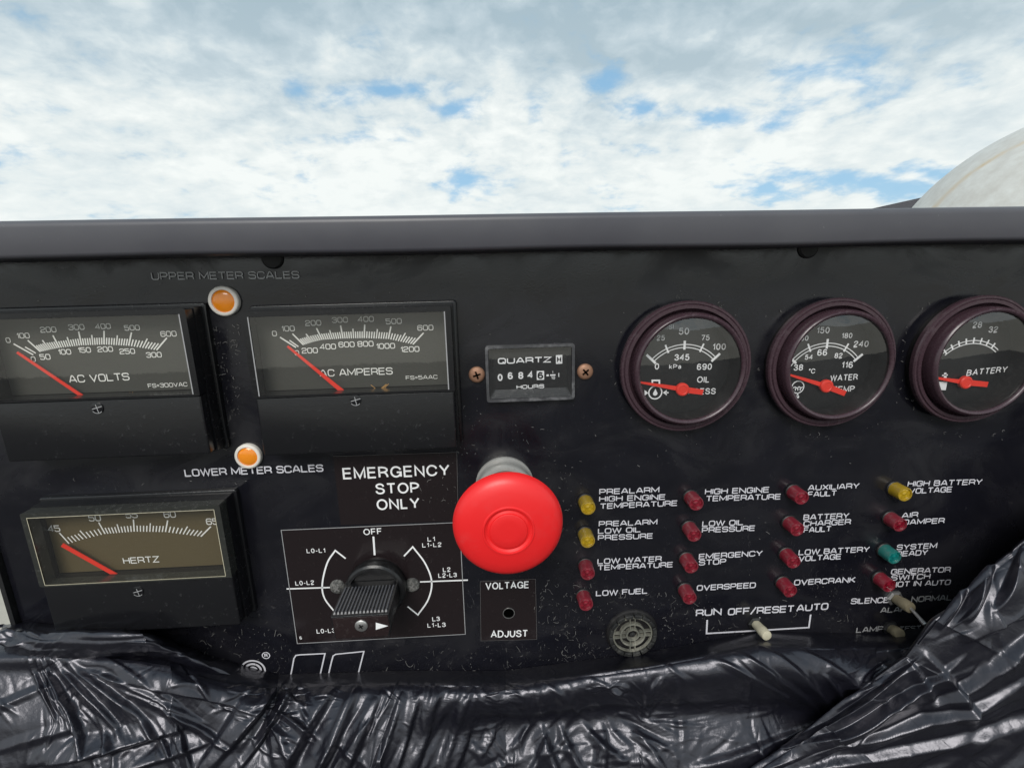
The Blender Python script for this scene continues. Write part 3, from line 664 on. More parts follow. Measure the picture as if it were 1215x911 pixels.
    mb_ = MB(); mb_.ribbon([(sc[0]-.009, sc[1]-.002), (sc[0]+.010, sc[1]+.003)], .0016, ZF-.0012); mb_.ribbon([(sc[0]-.001, sc[1]+.007), (sc[0]+.002, sc[1]-.010)], .0014, ZF-.0011)
    mb_.ribbon(circ(sc, .0105, 10, 215, 320), .0012, ZF-.0012); mb_.build('screw_slot', 'print_faded', t, org, smooth=0, fix=False)
    return t
def sq_ticks(): return [0, 60]+list(range(100, 601, 10))
LONG = {0, 100, 200, 300, 400, 500, 600}; MIDS = {150, 250, 350, 450, 550, 60}
meter('AC VOLTS panel meter with red needle at rest, cut by the left picture edge', -.938, -.0625, z1, dict(
    inner=[(0, 160, 490), (60, 172, 482), (100, 195, 475), (150, 238, 465), (200, 285, 456), (300, 392, 444), (400, 500, 440), (500, 618, 446), (600, 752, 467)],
    outer=[(0, 65, 437), (60, 100, 440), (100, 133, 420), (150, 190, 402), (200, 254, 396), (300, 378, 378), (400, 500, 374), (500, 632, 382), (600, 802, 408)],
    ticks=sq_ticks(), long=LONG, mid=MIDS,
    nums=[('0', (42, 420), 25), ('100', (115, 398), 26), ('200', (235, 369), 27), ('300', (370, 357), 27), ('400', (497, 353), 26), ('500', (637, 360), 26), ('600', (812, 389), 27),
          ('0', (163, 511), 25), ('50', (220, 500), 27), ('100', (314, 476), 26), ('150', (409, 467), 26), ('200', (508, 463), 26), ('250', (614, 473), 26), ('300', (742, 490), 26)],
    texts=[('AC VOLTS', (335, 625), (625, 612), 36), ('FS=300VAC', (713, 649), (902, 641), 20)], needle=((82, 478), (424, 708)), coil=(600, 692), screw=(466, 745)))
meter('AC AMPERES panel meter with red needle at rest, right of the volts meter', -.4485, -.0715, z2, dict(
    inner=[(0, 397, 440), (60, 408, 436), (100, 432, 428), (150, 472, 415), (200, 518, 404), (300, 615, 398), (400, 714, 396), (500, 826, 400), (600, 940, 425)],
    outer=[(0, 322, 392), (60, 350, 395), (100, 380, 376), (150, 432, 362), (200, 492, 350), (300, 604, 337), (400, 716, 333), (500, 838, 342), (600, 990, 372)],
    ticks=sq_ticks(), long=LONG, mid=MIDS,
    nums=[('0', (298, 375), 25), ('100', (362, 352), 26), ('200', (478, 326), 26), ('300', (602, 312), 26), ('400', (722, 308), 26), ('500', (852, 318), 26), ('600', (999, 348), 26),
          ('0', (402, 465), 24), ('200', (462, 454), 26), ('400', (546, 436), 26), ('600', (633, 426), 26), ('800', (721, 423), 26), ('1000', (815, 433), 26), ('1200', (928, 448), 26)],
    texts=[('AC AMPERES', (508, 576), (847, 565), 33), ('FS=5AAC', (908, 590), (1055, 585), 18)], needle=((357, 434), (614, 645)), nw=(.0026, .0056), coil=(790, 630), screw=(673, 685)))
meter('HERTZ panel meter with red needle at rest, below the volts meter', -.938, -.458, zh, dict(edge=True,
    inner=[(45, 332, 262), (47, 400, 240), (50, 505, 215), (55, 645, 204), (60, 795, 206), (65, 965, 228)],
    outer=[(45, 285, 210), (47, 350, 190), (50, 474, 160), (55, 641, 146), (60, 806, 150), (65, 1013, 180)],
    ticks=[45+.5*i for i in range(41)], long={45, 50, 55, 60, 65}, mid={47.5, 52.5, 57.5, 62.5},
    nums=[('45', (262, 190), 31), ('50', (458, 139), 31), ('55', (635, 124), 31), ('60', (818, 122), 31), ('65', (1022, 156), 31)],
    texts=[('HERTZ', (595, 360), (768, 351), 30)], needle=((298, 268), (612, 444)), nw=(.0058, .0058), coil=(775, 420), screw=(662, 492)))

# ------------------------------------------------------------------ amber lamps
def amber(label, px, py, r):
    c = P(px, py, .010); t = thing('amber_lamp', label, 'lamp', c, 'round amber lamps with white rims')
    MB().lathe([(r, 0.0004), (r, .007), (r*.97, .0095), (r*.90, .011), (r*.76, .0108), (r*.73, .008)], c, 40).build('rim', 'lamp_white', t, c, smooth=50)
    k = MB().lathe([(r*.735, .0082), (r*.70, .0090), (r*.5, .0112), (r*.25, .0122), (.0001, .0125)], c, 36); k.build('lens', 'lens_amber_tip', t, c, smooth=60)
amber('amber lamp with white rim under the UPPER METER SCALES lettering', 264.5, 357.5, .0295)
amber('amber lamp with white rim above the LOWER METER SCALES lettering', 293.5, 542, .0275)

# ------------------------------------------------------------------ hour meter
hx0, hx1, hy0, hy1 = -.0085, .1775, -.268, -.1485
org = ((hx0+hx1)/2, (hy0+hy1)/2); t = thing('hour_meter', 'small rectangular QUARTZ hour meter reading 0684 between two rusty screws', 'hour meter', org)
ho = rrect(hx0, hy0, hx1, hy1, .006)
MB().frame(ho, rrect(hx0+.006, hy0+.006, hx1-.006, hy1-.006, .004), .0004, .014).build('frame', 'housing_edge', t, org, smooth=30)
i0 = rrect(hx0+.0065, hy0+.0065, hx1-.0065, hy1-.0065, .003); i1 = rrect(hx0+.0175, hy0+.024, hx1-.0155, hy1-.0165, .003); nn_ = len(i0)
mb = MB(); mb.add([(x, y, .010) for x, y in i0]+[(x, y, .003) for x, y in i1], [(i, (i+1) % nn_, nn_+(i+1) % nn_, nn_+i) for i in range(nn_)]+[tuple(range(nn_, 2*nn_))])
mb.build('bezel', 'housing', t, org, smooth=20)
mb = MB(); mb.add([(x, y, .0118) for x, y in rect(hx0+.007, hy0+.007, hx1-.007, hy1-.007)], [(0, 1, 2, 3)]); mb.build('glass', 'gauge_glass', t, org, smooth=0, fix=False)
zd = .0042
mb = MB(); line(mb, 'QUARTZ', zq, (358, 263), (680, 253), 36, zd, weight=.2); line(mb, 'HOURS', zq, (470, 413), (637, 407), 24, zd, weight=.2); mb.build('lettering', 'print_clean', t, org, smooth=0, fix=False)
mb = MB(); mb.frame([P(*zq(*q), zd) for q in ((707, 262), (745, 260), (745, 208), (707, 210))], [P(*zq(*q), zd) for q in ((713, 255), (739, 254), (739, 215), (713, 217))], .003, zd)
for tri in (((714, 217), (738, 216), (726, 235)), ((726, 236), (714, 254), (738, 253))): mb.add([(*P(*zq(*q), zd), zd) for q in tri], [(0, 1, 2)])
mb.build('hourglass_symbol', 'print_clean', t, org, smooth=0, fix=False)
for s_, cx_, cy_ in (('0', 372, 343), ('6', 433, 333), ('8', 496, 331), ('4', 553, 327)):
    mb = MB().prism([P(*zq(*q), zd) for q in ((cx_-17, cy_+26), (cx_+17, cy_+25), (cx_+17, cy_-26), (cx_-17, cy_-25))], .003, .0039); w_ = mb.build('number_wheel', 'gauge_dial', t, org, smooth=0)
    mb = MB(); num(mb, s_, zq, (cx_, cy_), 42, .0043, k=.9, sans=True, weight=.2); mb.build('digit', 'print_clean', w_, org, smooth=0, fix=False)
mb = MB().prism([P(*zq(*q), zd) for q in ((592, 358), (636, 357), (636, 304), (592, 305))], .003, .0041); w_ = mb.build('number_wheel', 'print_clean', t, org, smooth=0, label='white tenths wheel with a black digit')
mb = MB(); num(mb, '6', zq, (614, 331), 42, .0046, k=1.0, sans=True, weight=.22); mb.build('digit', 'hole_black', w_, org, smooth=0, fix=False)
mb = MB(); num(mb, '1', zq, (687, 311), 14, zd, sans=True); num(mb, '10', zq, (690, 345), 18, zd, sans=True); num(mb, 'I', zq, (724, 328), 28, zd, sans=True)
mb.ribbon([P(*zq(672, 329), zd), P(*zq(704, 328), zd)], .003, zd); mb.ribbon([P(*zq(650, 331), zd), P(*zq(664, 330), zd)], .004, zd); mb.build('tenths_mark', 'print_clean', t, org, smooth=0, fix=False)
def cross_screw(parent, c, r, m, rot, org, h=.008, slot='hole_black'):
    s_ = MB().lathe([(r, .0004), (r, h*.35), (r*.9, h*.65), (r*.62, h*.92), (.0001, h)], c, 28).build('screw', m, parent, org, smooth=50)
    mb_ = MB()
    for k in range(2):
        a = rot+k*math.pi/2; d = np.array([math.cos(a), math.sin(a)])*r*.48; q = np.array(c)
        mb_.ribbon([q-d, q+d], r*.2, h+.0009*(1+.4*k))
    mb_.build('slot', slot, s_, org, smooth=0, fix=False)
cross_screw(t, P(*zq(232, 325)), .0172, 'rusty_brass', .3, org); cross_screw(t, P(*zq(881, 307)), .0172, 'rusty_brass', .7, org)

# ------------------------------------------------------------------ round gauges
GZ = .030; BZ = .056; RF = .1385; RB = .1165; RI = .1055
def gauge(label, c, zm, spec):
    t = thing('round_gauge', label, 'gauge', c, 'round engine gauges in maroon bezels')
    MB().lathe([(RF*.955, .0004), (RF*.965, .012), (RF*.985, GZ-.012)], c, 72).build('gasket', 'bezel_dark', t, c, smooth=40)
    MB().lathe([(RF, GZ-.012), (RF, GZ-.003), (RF-.002, GZ), (RF-.0055, GZ), (RF-.007, GZ-.0015), (RF-.0085, GZ+.0015), (RF-.015, GZ+.0015), (RF-.0175, GZ-.006), (RB-.002, GZ-.012)], c, 96).build('flange', 'bezel', t, c, smooth=28)
    MB().lathe([(RB-.001, .02), (RB, GZ+.004), (RB, BZ-.007), (RB-.002, BZ-.002), (RB-.0055, BZ), (RI+.002, BZ-.001), (RI, BZ-.004), (RI, BZ-.006)], c, 96).build('bezel', 'bezel', t, c, smooth=45)
    MB().lathe([(RI, BZ-.0062), (RI-.001, .018), (RI-.001, .0045)], c, 72).build('inner_wall', 'bezel_dark', t, c, smooth=45)
    mb_ = MB(); mb_.add([(x, y, .0048) for x, y in circ(c, RI-.0012, 64)], [tuple(range(64))]); mb_.build('dial', 'gauge_dial', t, c, smooth=0, fix=False)
    mb_ = MB()                                            # slightly domed glass
    rr = [RI-.0005, .075, .05, .025, .0001]; zzs = [BZ-.007, BZ-.0048, BZ-.0036, BZ-.003, BZ-.0028]
    mb_.lathe(list(zip(rr, zzs)), c, 64)
    mb_.build('glass', 'gauge_glass', t, c, smooth=80)
    zd_ = .0056; A = np.array(P(*zm(*spec['arc_c']), zd_)); r0 = spec['arc_r']; mb_ = MB()
    for r in (r0, r0-.0065): mb_.ribbon(circ(A, r, 40, 90-spec['a1'], 90-spec['a0']), .0019, zd_)
    for a, wd, k0, k1 in spec['ticks']:
        d = np.array([math.sin(math.radians(a)), math.cos(math.radians(a))]); mb_.ribbon([A+d*(r0-k0), A+d*(r0+k1)], wd, zd_+.0003)
    mb_.build('scale', 'print_clean', t, c, smooth=0, fix=False)
    mb_ = MB()
    for s_, q, h in spec['nums']: num(mb_, s_, zm, q, h, zd_, sans=True, k=.95, slope=-.02)
    for s_, a, b, h in spec['texts']: line(mb_, s_, zm, a, b, h, zd_, sans=True, slant=spec.get('slant', 0))
    mb_.build('lettering', 'print_clean', t, c, smooth=0, fix=False)
    mb_ = MB(); spec['icon'](mb_, zd_); mb_.build('symbol', 'print_clean', t, c, smooth=0, fix=False)
    tip, hub, tail = (np.array(P(*zm(*q), .012)) for q in spec['needle'])
    d = (tip-hub)/np.linalg.norm(tip-hub); nrm = np.array([-d[1], d[0]]); d2 = (tail-hub)/np.linalg.norm(tail-hub); n2 = np.array([-d2[1], d2[0]])
    tip2 = tip+d*.02
    mb_ = MB().prism([tuple(tip2+nrm*.0014), tuple(hub+nrm*.0052), tuple(hub-nrm*.0052), tuple(tip2-nrm*.0014)], .0105, .012); mb_.prism([tuple(hub+n2*.0065), tuple(tail+n2*.0058), tuple(tail-n2*.0058), tuple(hub-n2*.0065)], .0107, .0123)
    pt = mb_.build('pointer', 'needle_red', t, c, smooth=0)
    MB().lathe([(.0142, .009), (.0142, .0155), (.0125, .0175), (.0095, .018), (.0085, .0172), (.0001, .0172)], hub, 32).build('hub', 'needle_red', pt, c, smooth=35)
    return t
def icon_oil(mb_, z):
    c = np.array(P(*zg1(262, 572), z)); mb_.ribbon(circ(c, .0142, 28), .0028, z, True)
    mb_.add([(c[0]+.0050*math.cos(a)*(1 if math.sin(a) < 0 else 1-.9*math.sin(a)), c[1]-.002+.0105*(math.sin(a) if math.sin(a) > 0 else .48*math.sin(a)), z) for a in [i/20*2*math.pi for i in range(20)]], [tuple(range(20))])
    mb_.ribbon([P(*zg1(*q), z) for q in ((246, 536), (246, 507), (284, 507), (284, 536))], .0036, z)
    for q in (((224, 574), (204, 558), (204, 590)), ((303, 573), (324, 557), (324, 588))): mb_.add([(*P(*zg1(*p_), z), z) for p_ in q], [(0, 1, 2)])
    mb_.ribbon([P(*zg1(318, 573), z), P(*zg1(334, 573), z)], .0026, z)
def icon_water(mb_, z):
    c = np.array(P(*zg2(258, 543), z)); mb_.ribbon(circ(c, .0135, 28), .0022, z, True)
    mb_.ribbon([P(*zg2(*q), z) for q in ((232, 548), (243, 542), (254, 549), (265, 541), (276, 548), (285, 541))], .002, z)
    for x in (245, 258, 271): mb_.ribbon([P(*zg2(x, 549), z), P(*zg2(x, 562), z)], .002, z)
    mb_.ribbon([P(*zg2(258, 574), z), P(*zg2(256, 592), z)], .0034, z); mb_.ribbon(circ(P(*zg2(256, 596), z), .002, 12), .0036, z, True)
def icon_batt(mb_, z):
    mb_.add([(*P(*zg3(*q), z), z) for q in ((292, 620), (340, 622), (350, 572), (282, 570))], [(0, 1, 2, 3)])
    mb_.add([(*P(*zg3(*q), z), z) for q in ((326, 566), (346, 566), (344, 516), (330, 518))], [(0, 1, 2, 3)]); mb_.ribbon([P(*zg3(318, 534), z), P(*zg3(352, 530), z)], .003, z)
T5 = [(-47, .0052, .012, .016), (-23.5, .0038, .010, .009), (0, .0050, .011, .008), (23.5, .0038, .010, .009), (47, .0052, .012, .012)]
GY = (P(814.4, 436.6, .028), P(987.5, 432.2, .028), P(1157.8, 428, .028))
gauge('OIL PRESS gauge, leftmost of the three round gauges, needle below zero', GY[0], zg1, dict(arc_c=(407, 548), arc_r=.0945, a0=-47, a1=47, ticks=T5,
    nums=[('25', (291, 277), 29), ('50', (416, 241), 37), ('75', (532, 276), 30), ('100', (606, 325), 35), ('0', (270, 431), 34), ('345', (405, 382), 34), ('690', (526, 433), 34), ('PSI', (336, 217), 24)],
    texts=[('kPa', (336, 445), (402, 444), 25), ('OIL', (487, 519), (553, 518), 33), ('PRESS', (440, 583), (587, 581), 33)], needle=((185, 518), (407, 555), (520, 571)), icon=icon_oil))
gauge('WATER TEMP gauge, middle one of the three round gauges', GY[1], zg2, dict(arc_c=(388, 540), arc_r=.0955, a0=-62, a1=50, ticks=[(-50, .0052, .012, .006), (-24, .0038, .010, .009), (0, .0050, .012, .009), (27, .0038, .010, .009), (50, .0052, .012, .012)],
    nums=[('130', (285, 279), 28), ('150', (393, 236), 34), ('180', (522, 265), 28), ('240', (598, 310), 34), ('38', (259, 437), 33), ('54', (316, 381), 27), ('66', (388, 356), 34), ('82', (476, 373), 28), ('116', (523, 423), 34)],
    texts=[('°C', (316, 470), (350, 469), 26), ('WATER', (432, 512), (580, 504), 33), ('TEMP', (443, 573), (563, 568), 33)], needle=((218, 478), (410, 537), (515, 578)), icon=icon_water))
gauge('BATTERY gauge, rightmost round gauge, cut by the right picture edge', GY[2], zg3, dict(arc_c=(460, 573), arc_r=.0925, a0=-44, a1=41, ticks=[(a, .0036, .0065, .0065) for a in (-41, -30.5, -20.5, -10.5, 0, 10.5, 20.5, 30.5)], slant=.12,
    nums=[('28', (527, 230), 36), ('32', (622, 258), 36)],
    texts=[('BATTERY', (462, 537), (705, 514), 36)], needle=((280, 548), (455, 575), (592, 588)), icon=icon_batt))

# ------------------------------------------------------------------ emergency stop button
zb = Zm(520, 530, 5.694); ec = (.0238, -.4595); t = thing('emergency_stop_button', 'large red mushroom emergency stop button on a chrome collar', 'button', ec)
MB().lathe([(.064, .0004), (.064, .008), (.0625, .010), (.0595, .026), (.0605, .030), (.0605, .046), (.058, .050), (.052, .0505), (.048, .046), (.030, .046)], ec, 72).build('collar', 'chrome', t, ec, smooth=35)
MB().lathe([(.034, .044), (.034, .152)], ec, 40).build('stem', 'bezel_dark', t, ec)
RC = .1035; mb = MB()
cap = [(.034, .150), (.060, .146), (.084, .149), (RC-.003, .158), (RC, .166), (RC-.0015, .173), (RC-.007, .1805), (.088, .186), (.072, .1905), (.056, .1930), (.0485, .1940), (.0472, .1955), (.0448, .1956), (.0432, .1930), (.0390, .1908), (.0350, .1925), (.0338, .1950), (.0320, .1958), (.018, .1963), (.0001, .1965)]
cap = [(r_c, z_c+.008) if z_c > .14 else (r_c, z_c) for r_c, z_c in cap]; mb.lathe(cap, (ec[0], ec[1]-.001), 96); mb.build('cap', 'stop_red', t, ec, smooth=28)

# ------------------------------------------------------------------ rotary selector switch
kc = (-.2747, -.691); t = thing('rotary_selector_switch', 'black rotary selector knob with ribbed bar handle on the selector label', 'rotary switch', kc)
MB().lathe([(.063, .0016), (.063, .006), (.066, .010), (.068, .026), (.0665, .033), (.062, .037), (.0565, .037), (.054, .033), (.052, .026), (.0001, .026)], kc, 64).build('base_disc', 'knob', t, kc, smooth=35)
def bar_poly(z):                       # the grip seen from the front: blunt left end, slight point to the right
    x0, x1, y0, y1 = -.0630, .0560, -.0300, .0235
    return [(kc[0]+x0+.004, kc[1]+y0), (kc[0]+x1-.006, kc[1]+y0), (kc[0]+x1, kc[1]-.006), (kc[0]+x1-.003, kc[1]+y1), (kc[0]+x0, kc[1]+y1)]
MB().prism(bar_poly(0), .028, .139, .002).build('handle', 'knob', t, kc, smooth=30)
mb = MB().prism(inset(bar_poly(0), .0026), .1391, .1405, .0008); face = mb.build('front_plate', 'knob_face', t, kc, smooth=30)
ribs = MB()
for k in range(15):
    x = kc[0]-.0595+k*.0074; yb = kc[1]+.0234
    ribs.add([(x, yb, .046), (x+.0046, yb, .046), (x+.0036, yb+.0036, .049), (x+.0010, yb+.0036, .049), (x, yb, .133), (x+.0046, yb, .133), (x+.0036, yb+.0036, .130), (x+.0010, yb+.0036, .130)],
             [(0, 1, 2, 3), (4, 7, 6, 5), (0, 4, 5, 1), (1, 5, 6, 2), (2, 6, 7, 3), (3, 7, 4, 0)])
o = ribs.build('grip_ribs', 'grip', t, kc, smooth=0)
z8 = Zm(380, 620, 6.07)
sc_ = P(*z8(295, 742), .142); mb = MB().lathe([(.0128, .1406), (.0128, .1425), (.011, .1438), (.0001, .1442)], sc_, 28); s_ = mb.build('screw', 'steel', t, kc, smooth=50)
mb = MB()
for a in (.5, .5+math.pi/2): mb.ribbon([(sc_[0]-.0055*math.cos(a), sc_[1]-.0055*math.sin(a)), (sc_[0]+.0055*math.cos(a), sc_[1]+.0055*math.sin(a))], .0022, .1446+.0003*a)
mb.build('slot', 'hole_black', s_, kc, smooth=0, fix=False)
mb = MB(); mb.add([(*P(*z8(*q), .1412), .1412) for q in ((400, 770), (490, 742), (400, 718))], [(0, 1, 2)]); mb.build('pointer_arrow', 'print_clean', t, kc, smooth=0, fix=False)
for q in ((120, 470), (660, 457)):
    cross_screw(t, P(*z8(*q), .008), .0172, 'dusty_screw', .9, kc, h=.011, slot='fibre')

# ------------------------------------------------------------------ buzzer
zz_ = Zm(680, 700, 7.006); bc = P(*zz_(497, 375), .012); t = thing('alarm_buzzer', 'dusty round black alarm buzzer with slotted grille below the LOW FUEL lamp', 'buzzer', bc)
MB().lathe([(.064, .0004), (.0625, .004), (.058, .006), (.050, .006)], bc, 48).build('gasket', 'bezel_dark', t, bc)
for k in range(16):
    a0, a1 = (k+.08)*22.5, (k+.92)*22.5; A = circ(bc, .058, 5, a0, a1); B = circ(bc, .0495, 5, a1, a0)
    MB().prism(A+B, .006, .016, .0012).build('rim_segment', 'buzzer', t, bc, smooth=30)
MB().lathe([(.0485, .004), (.0485, .010), (.0450, .0105), (.0450, .004)], bc, 56, closed=True).build('outer_ring', 'buzzer_ring', t, bc)
MB().lathe([(.0001, .0015), (.0455, .0012)], bc, 40).build('recess', 'bezel_dark', t, bc)
for r0, r1 in ((.0315, .0275), (.0165, .0125)): MB().lathe([(r0, .002), (r0, .0115), (r1, .0115), (r1, .002)], bc, 48, closed=True).build('grille_ring', 'buzzer_ring', t, bc, smooth=40)
MB().lathe([(.0065, .002), (.0065, .010), (.0001, .0112)], bc, 20).build('centre_cap', 'buzzer', t, bc)
for k in range(4):
    a = math.radians(90*k+2); d = np.array([math.cos(a), math.sin(a)]); nn2 = np.array([-d[1], d[0]])
    for sgn in (-1, 1):
        mb = MB(); p0 = np.array(bc)+d*.0165+nn2*.0055*sgn; p1 = np.array(bc)+d*.046+nn2*.0062*sgn
        w2 = nn2*.0011; mb.prism([tuple(p0-w2), tuple(p1-w2), tuple(p1+w2), tuple(p0+w2)], .002, .0105); mb.build('grille_spoke', 'buzzer_ring', t, bc, smooth=0)

# ------------------------------------------------------------------ indicator lamps (sixteen)
TIPS = [[(698, 602.5), (697.5, 642), (697.5, 680.5), (695.6, 717)], [(826.4, 597.5), (824, 635), (820.5, 672.6), (818.5, 709.6)],
        [(951.6, 590.6), (946.3, 628.2), (941.8, 666.7), (937.8, 701.3)], [(1074.3, 586.6), (1068.4, 623), (1061.8, 661.6), (1055.5, 695.2)]]
KIND = ['yyrr', 'rrrr', 'rrrr', 'yrtr']
WORDS = [['PREALARM HIGH ENGINE TEMPERATURE', 'PREALARM LOW OIL PRESSURE', 'LOW WATER TEMPERATURE', 'LOW FUEL'], ['HIGH ENGINE TEMPERATURE', 'LOW OIL PRESSURE', 'EMERGENCY STOP', 'OVERSPEED'],
         ['AUXILIARY FAULT', 'BATTERY CHARGER FAULT', 'LOW BATTERY VOLTAGE', 'OVERCRANK'], ['HIGH BATTERY VOLTAGE', 'AIR DAMPER', 'SYSTEM READY', 'GENERATOR SWITCH NOT IN AUTO']]
CN = dict(y='yellow', r='red', t='teal green'); MN = dict(y='lens_yellow', r='lens_red', t='lens_teal')
def lamp_proto(kind):
    t_ = thing('indicator_lamp', '', 'indicator lamp', (0, 0), 'small tubular indicator lamps'); r = .0168; h = .034; m = MN[kind]
    MB().lathe([(r*1.14, .0004), (r*1.14, .004), (r*1.04, .0055)], (0, 0), 28).build('base_ring', 'bezel_dark', t_)
    le = MB().lathe([(r*1.02, .0045), (r, .012), (r*.985, h-.002), (r*.95, h), (r*.83, h+.0002), (r*.80, h-.003)], (0, 0), 36)
    lo = le.build('lens', m, t_, smooth=40)
    MB().lathe([(r*.81, h-.0032), (r*.5, h-.0022), (.0001, h-.0018)], (0, 0), 28).build('tip', m+'_tip', lo, smooth=60)
    return t_
protos = {}
jr = random.Random(3)
for i in range(4):
    for j in range(4):
        k = KIND[i][j]
        if k not in protos: protos[k] = o = lamp_proto(k)
        else: o = copy_tree(protos[k])
        c = P(*TIPS[i][j], .034); tx, ty = jr.uniform(-.04, .04), jr.uniform(-.03, .03)
        o.location = world((c[0]-ty*.034, c[1]+tx*.034, 0)); o.rotation_euler = (math.pi/2+tx, 0, 0); o.rotation_euler.rotate_axis('Y', ty)
        o['label'] = f'{CN[k]} indicator lamp beside the {WORDS[i][j]} lettering'

# ------------------------------------------------------------------ toggle switches
def toggle(label, base, boot_r, boot_m, p_boot, z_boot, p_tip=None, z_tip=None):
    b0 = P(*base, .0); t_ = thing('toggle_switch', label, 'switch', b0, 'toggle switches along the bottom of the panel')
    b1 = P(*p_boot, z_boot)
    MB().lathe([(boot_r*1.5, .0004), (boot_r*1.5, .006), (boot_r*1.1, .009)], b0, 6).build('nut', 'steel' if p_tip else 'dark_edge', t_, b0, smooth=20)
    a, b = np.array([*b0, .003]), np.array([*b1, z_boot]); r = boot_r
    mb_ = MB().tube([a, a+(b-a)*.5, a+(b-a)*.55, a+(b-a)*.92, b, b+(b-a)*.02], [r*.86, r*.95, r, r, r*.9, r*.55], 24); mb_.build('cap' if not p_tip else 'boot', boot_m, t_, b0, smooth=40)
    if p_tip:
        e = np.array([*P(*p_tip, z_tip), z_tip]); mb_ = MB().tube([b-(b-a)*.05, b+(e-b)*.6, b+(e-b)*.92, e, e+(e-b)*.02], [.0032, .0042, .0055, .0050, .002], 18); mb_.build('lever', 'steel', t_, b0, smooth=50)
    return t_
toggle('cream capped toggle switch under the OFF/RESET lettering', (895, 738), .0125, 'cream', (910, 754), .052)
toggle('tan booted toggle switch with bare metal lever by the SILENCE lettering', (1060, 708), .0135, 'tan', (1080.5, 721), .050, (1098, 741), .092)
toggle('dull capped toggle switch beside the LAMP lettering, half under the bag', (1055, 744), .0135, 'tan', (1068, 752), .035)

# ------------------------------------------------------------------ black plastic bag
def interp_ctrl(ctrl, u):
    """ctrl: list of (u, [rows of values]); smooth (cosine) interpolation between stations"""
    us = np.array([c[0] for c in ctrl], float); vals = np.array([c[1] for c in ctrl], float)
    i = np.clip(np.searchsorted(us, u)-1, 0, len(us)-2); f = (u-us[i])/(us[i+1]-us[i]); f = np.clip(f, 0, 1); f = f*f*(3-2*f)
    return vals[i]*(1-f)[:, None, None]+vals[i+1]*f[:, None, None]
def catmull(vals, n):
    """vals: (m, k, 3) -> (m, n, 3) Catmull-Rom along axis 1"""
    k = vals.shape[1]; t_ = np.linspace(0, k-1, n); i = np.clip(t_.astype(int), 0, k-2); f = (t_-i)[None, :, None]
    ext = np.concatenate([2*vals[:, :1]-vals[:, 1:2], vals, 2*vals[:, -1:]-vals[:, -2:-1]], 1)
    a, b, c, d = ext[:, i], ext[:, i+1], ext[:, i+2], ext[:, i+3]
    return .5*((2*b)+(-a+c)*f+(2*a-5*b+4*c-d)*f*f+(-a+3*b-3*c+d)*f**3)
def P_arr(px, py, z):
    d = np.stack([(px-PW/2)/F_PX, -(py-PH/2)/F_PX, -np.ones_like(px)], -1) @ R_CAM.T; t_ = (z-1)/d[..., 2]
    q = d*t_[..., None]; q[..., 2] += 1; return q
def vnoise(x, y, seed):
    r = np.random.default_rng(seed); g_ = r.random((64, 64)); xi = np.floor(x).astype(int); yi = np.floor(y).astype(int); fx = x-xi; fy = y-yi
    fx = fx*fx*(3-2*fx); fy = fy*fy*(3-2*fy); q = lambda a, b: g_[a % 64, b % 64]
    return (q(xi, yi)*(1-fx)+q(xi+1, yi)*fx)*(1-fy)+(q(xi, yi+1)*(1-fx)+q(xi+1, yi+1)*fx)*fy-.5
def crease(H, X, Y, x, y, ang, ln, wd, amp, bend=0.0, skew=.35):
    """a sharp-ridged fold centred at (x, y): length ln, width wd (photo pixels), amplitude in units"""
    R_ = ln*.6+wd*1.5
    m = (np.abs(X-x) < R_) & (np.abs(Y-y) < R_)
    if not m.any(): return
    dx, dy = X[m]-x, Y[m]-y; ca, sa = math.cos(ang), math.sin(ang)
    u = dx*ca+dy*sa; v = -dx*sa+dy*ca; v = v-bend*(u*u)/max(ln, 1)
    e = np.clip(1-(2*u/ln)**2, 0, 1)**.8; wl = wd*(.55+.45*e)
    s_ = np.where(v > 0, v/(wl*(1-skew)), -v/(wl*skew))
    H[m] += amp*e*np.clip(1-s_, 0, 1)**1.1
def sheet(ctrl, nu, nv, u0, u1, folds, amp=1.0):
    us = np.linspace(u0, u1, nu); g_ = catmull(interp_ctrl(ctrl, us), nv)     # (nu, nv, 3): px, py, z
    px, py, z = g_[..., 0], g_[..., 1], g_[..., 2]
    base = P_arr(px, py, z); H = np.zeros_like(px); folds(H, px, py)
    taut = np.clip(.95+.8*vnoise(px/85+2, py/60+9, 77), .6, 1.3); H = H*taut       # some stretches of film are taut, some bunched
    for _ in range(1):
        K = H.copy(); K[1:-1] = .5*H[1:-1]+.25*(H[2:]+H[:-2]); H = K.copy(); H[:, 1:-1] = .5*K[:, 1:-1]+.25*(K[:, 2:]+K[:, :-2])
    du = np.gradient(base, axis=0); dv = np.gradient(base, axis=1); nr = np.cross(dv, du); nr /= np.linalg.norm(nr, axis=-1, keepdims=True)+1e-9
    nr = np.where(nr[..., 2:3] < 0, -nr, nr)
    return base+nr*(H*amp)[..., None]
def grid_mesh(arrs):
    V = []; F = []; o_ = 0
    for a in arrs:
        nu, nv = a.shape[:2]; V.append(a.reshape(-1, 3)); i, j = np.meshgrid(np.arange(nu-1), np.arange(nv-1), indexing='ij'); b = (i*nv+j).ravel()+o_
        F.append(np.stack([b, b+nv, b+nv+1, b+1], 1)); o_ += nu*nv
    return np.concatenate(V), np.concatenate(F)
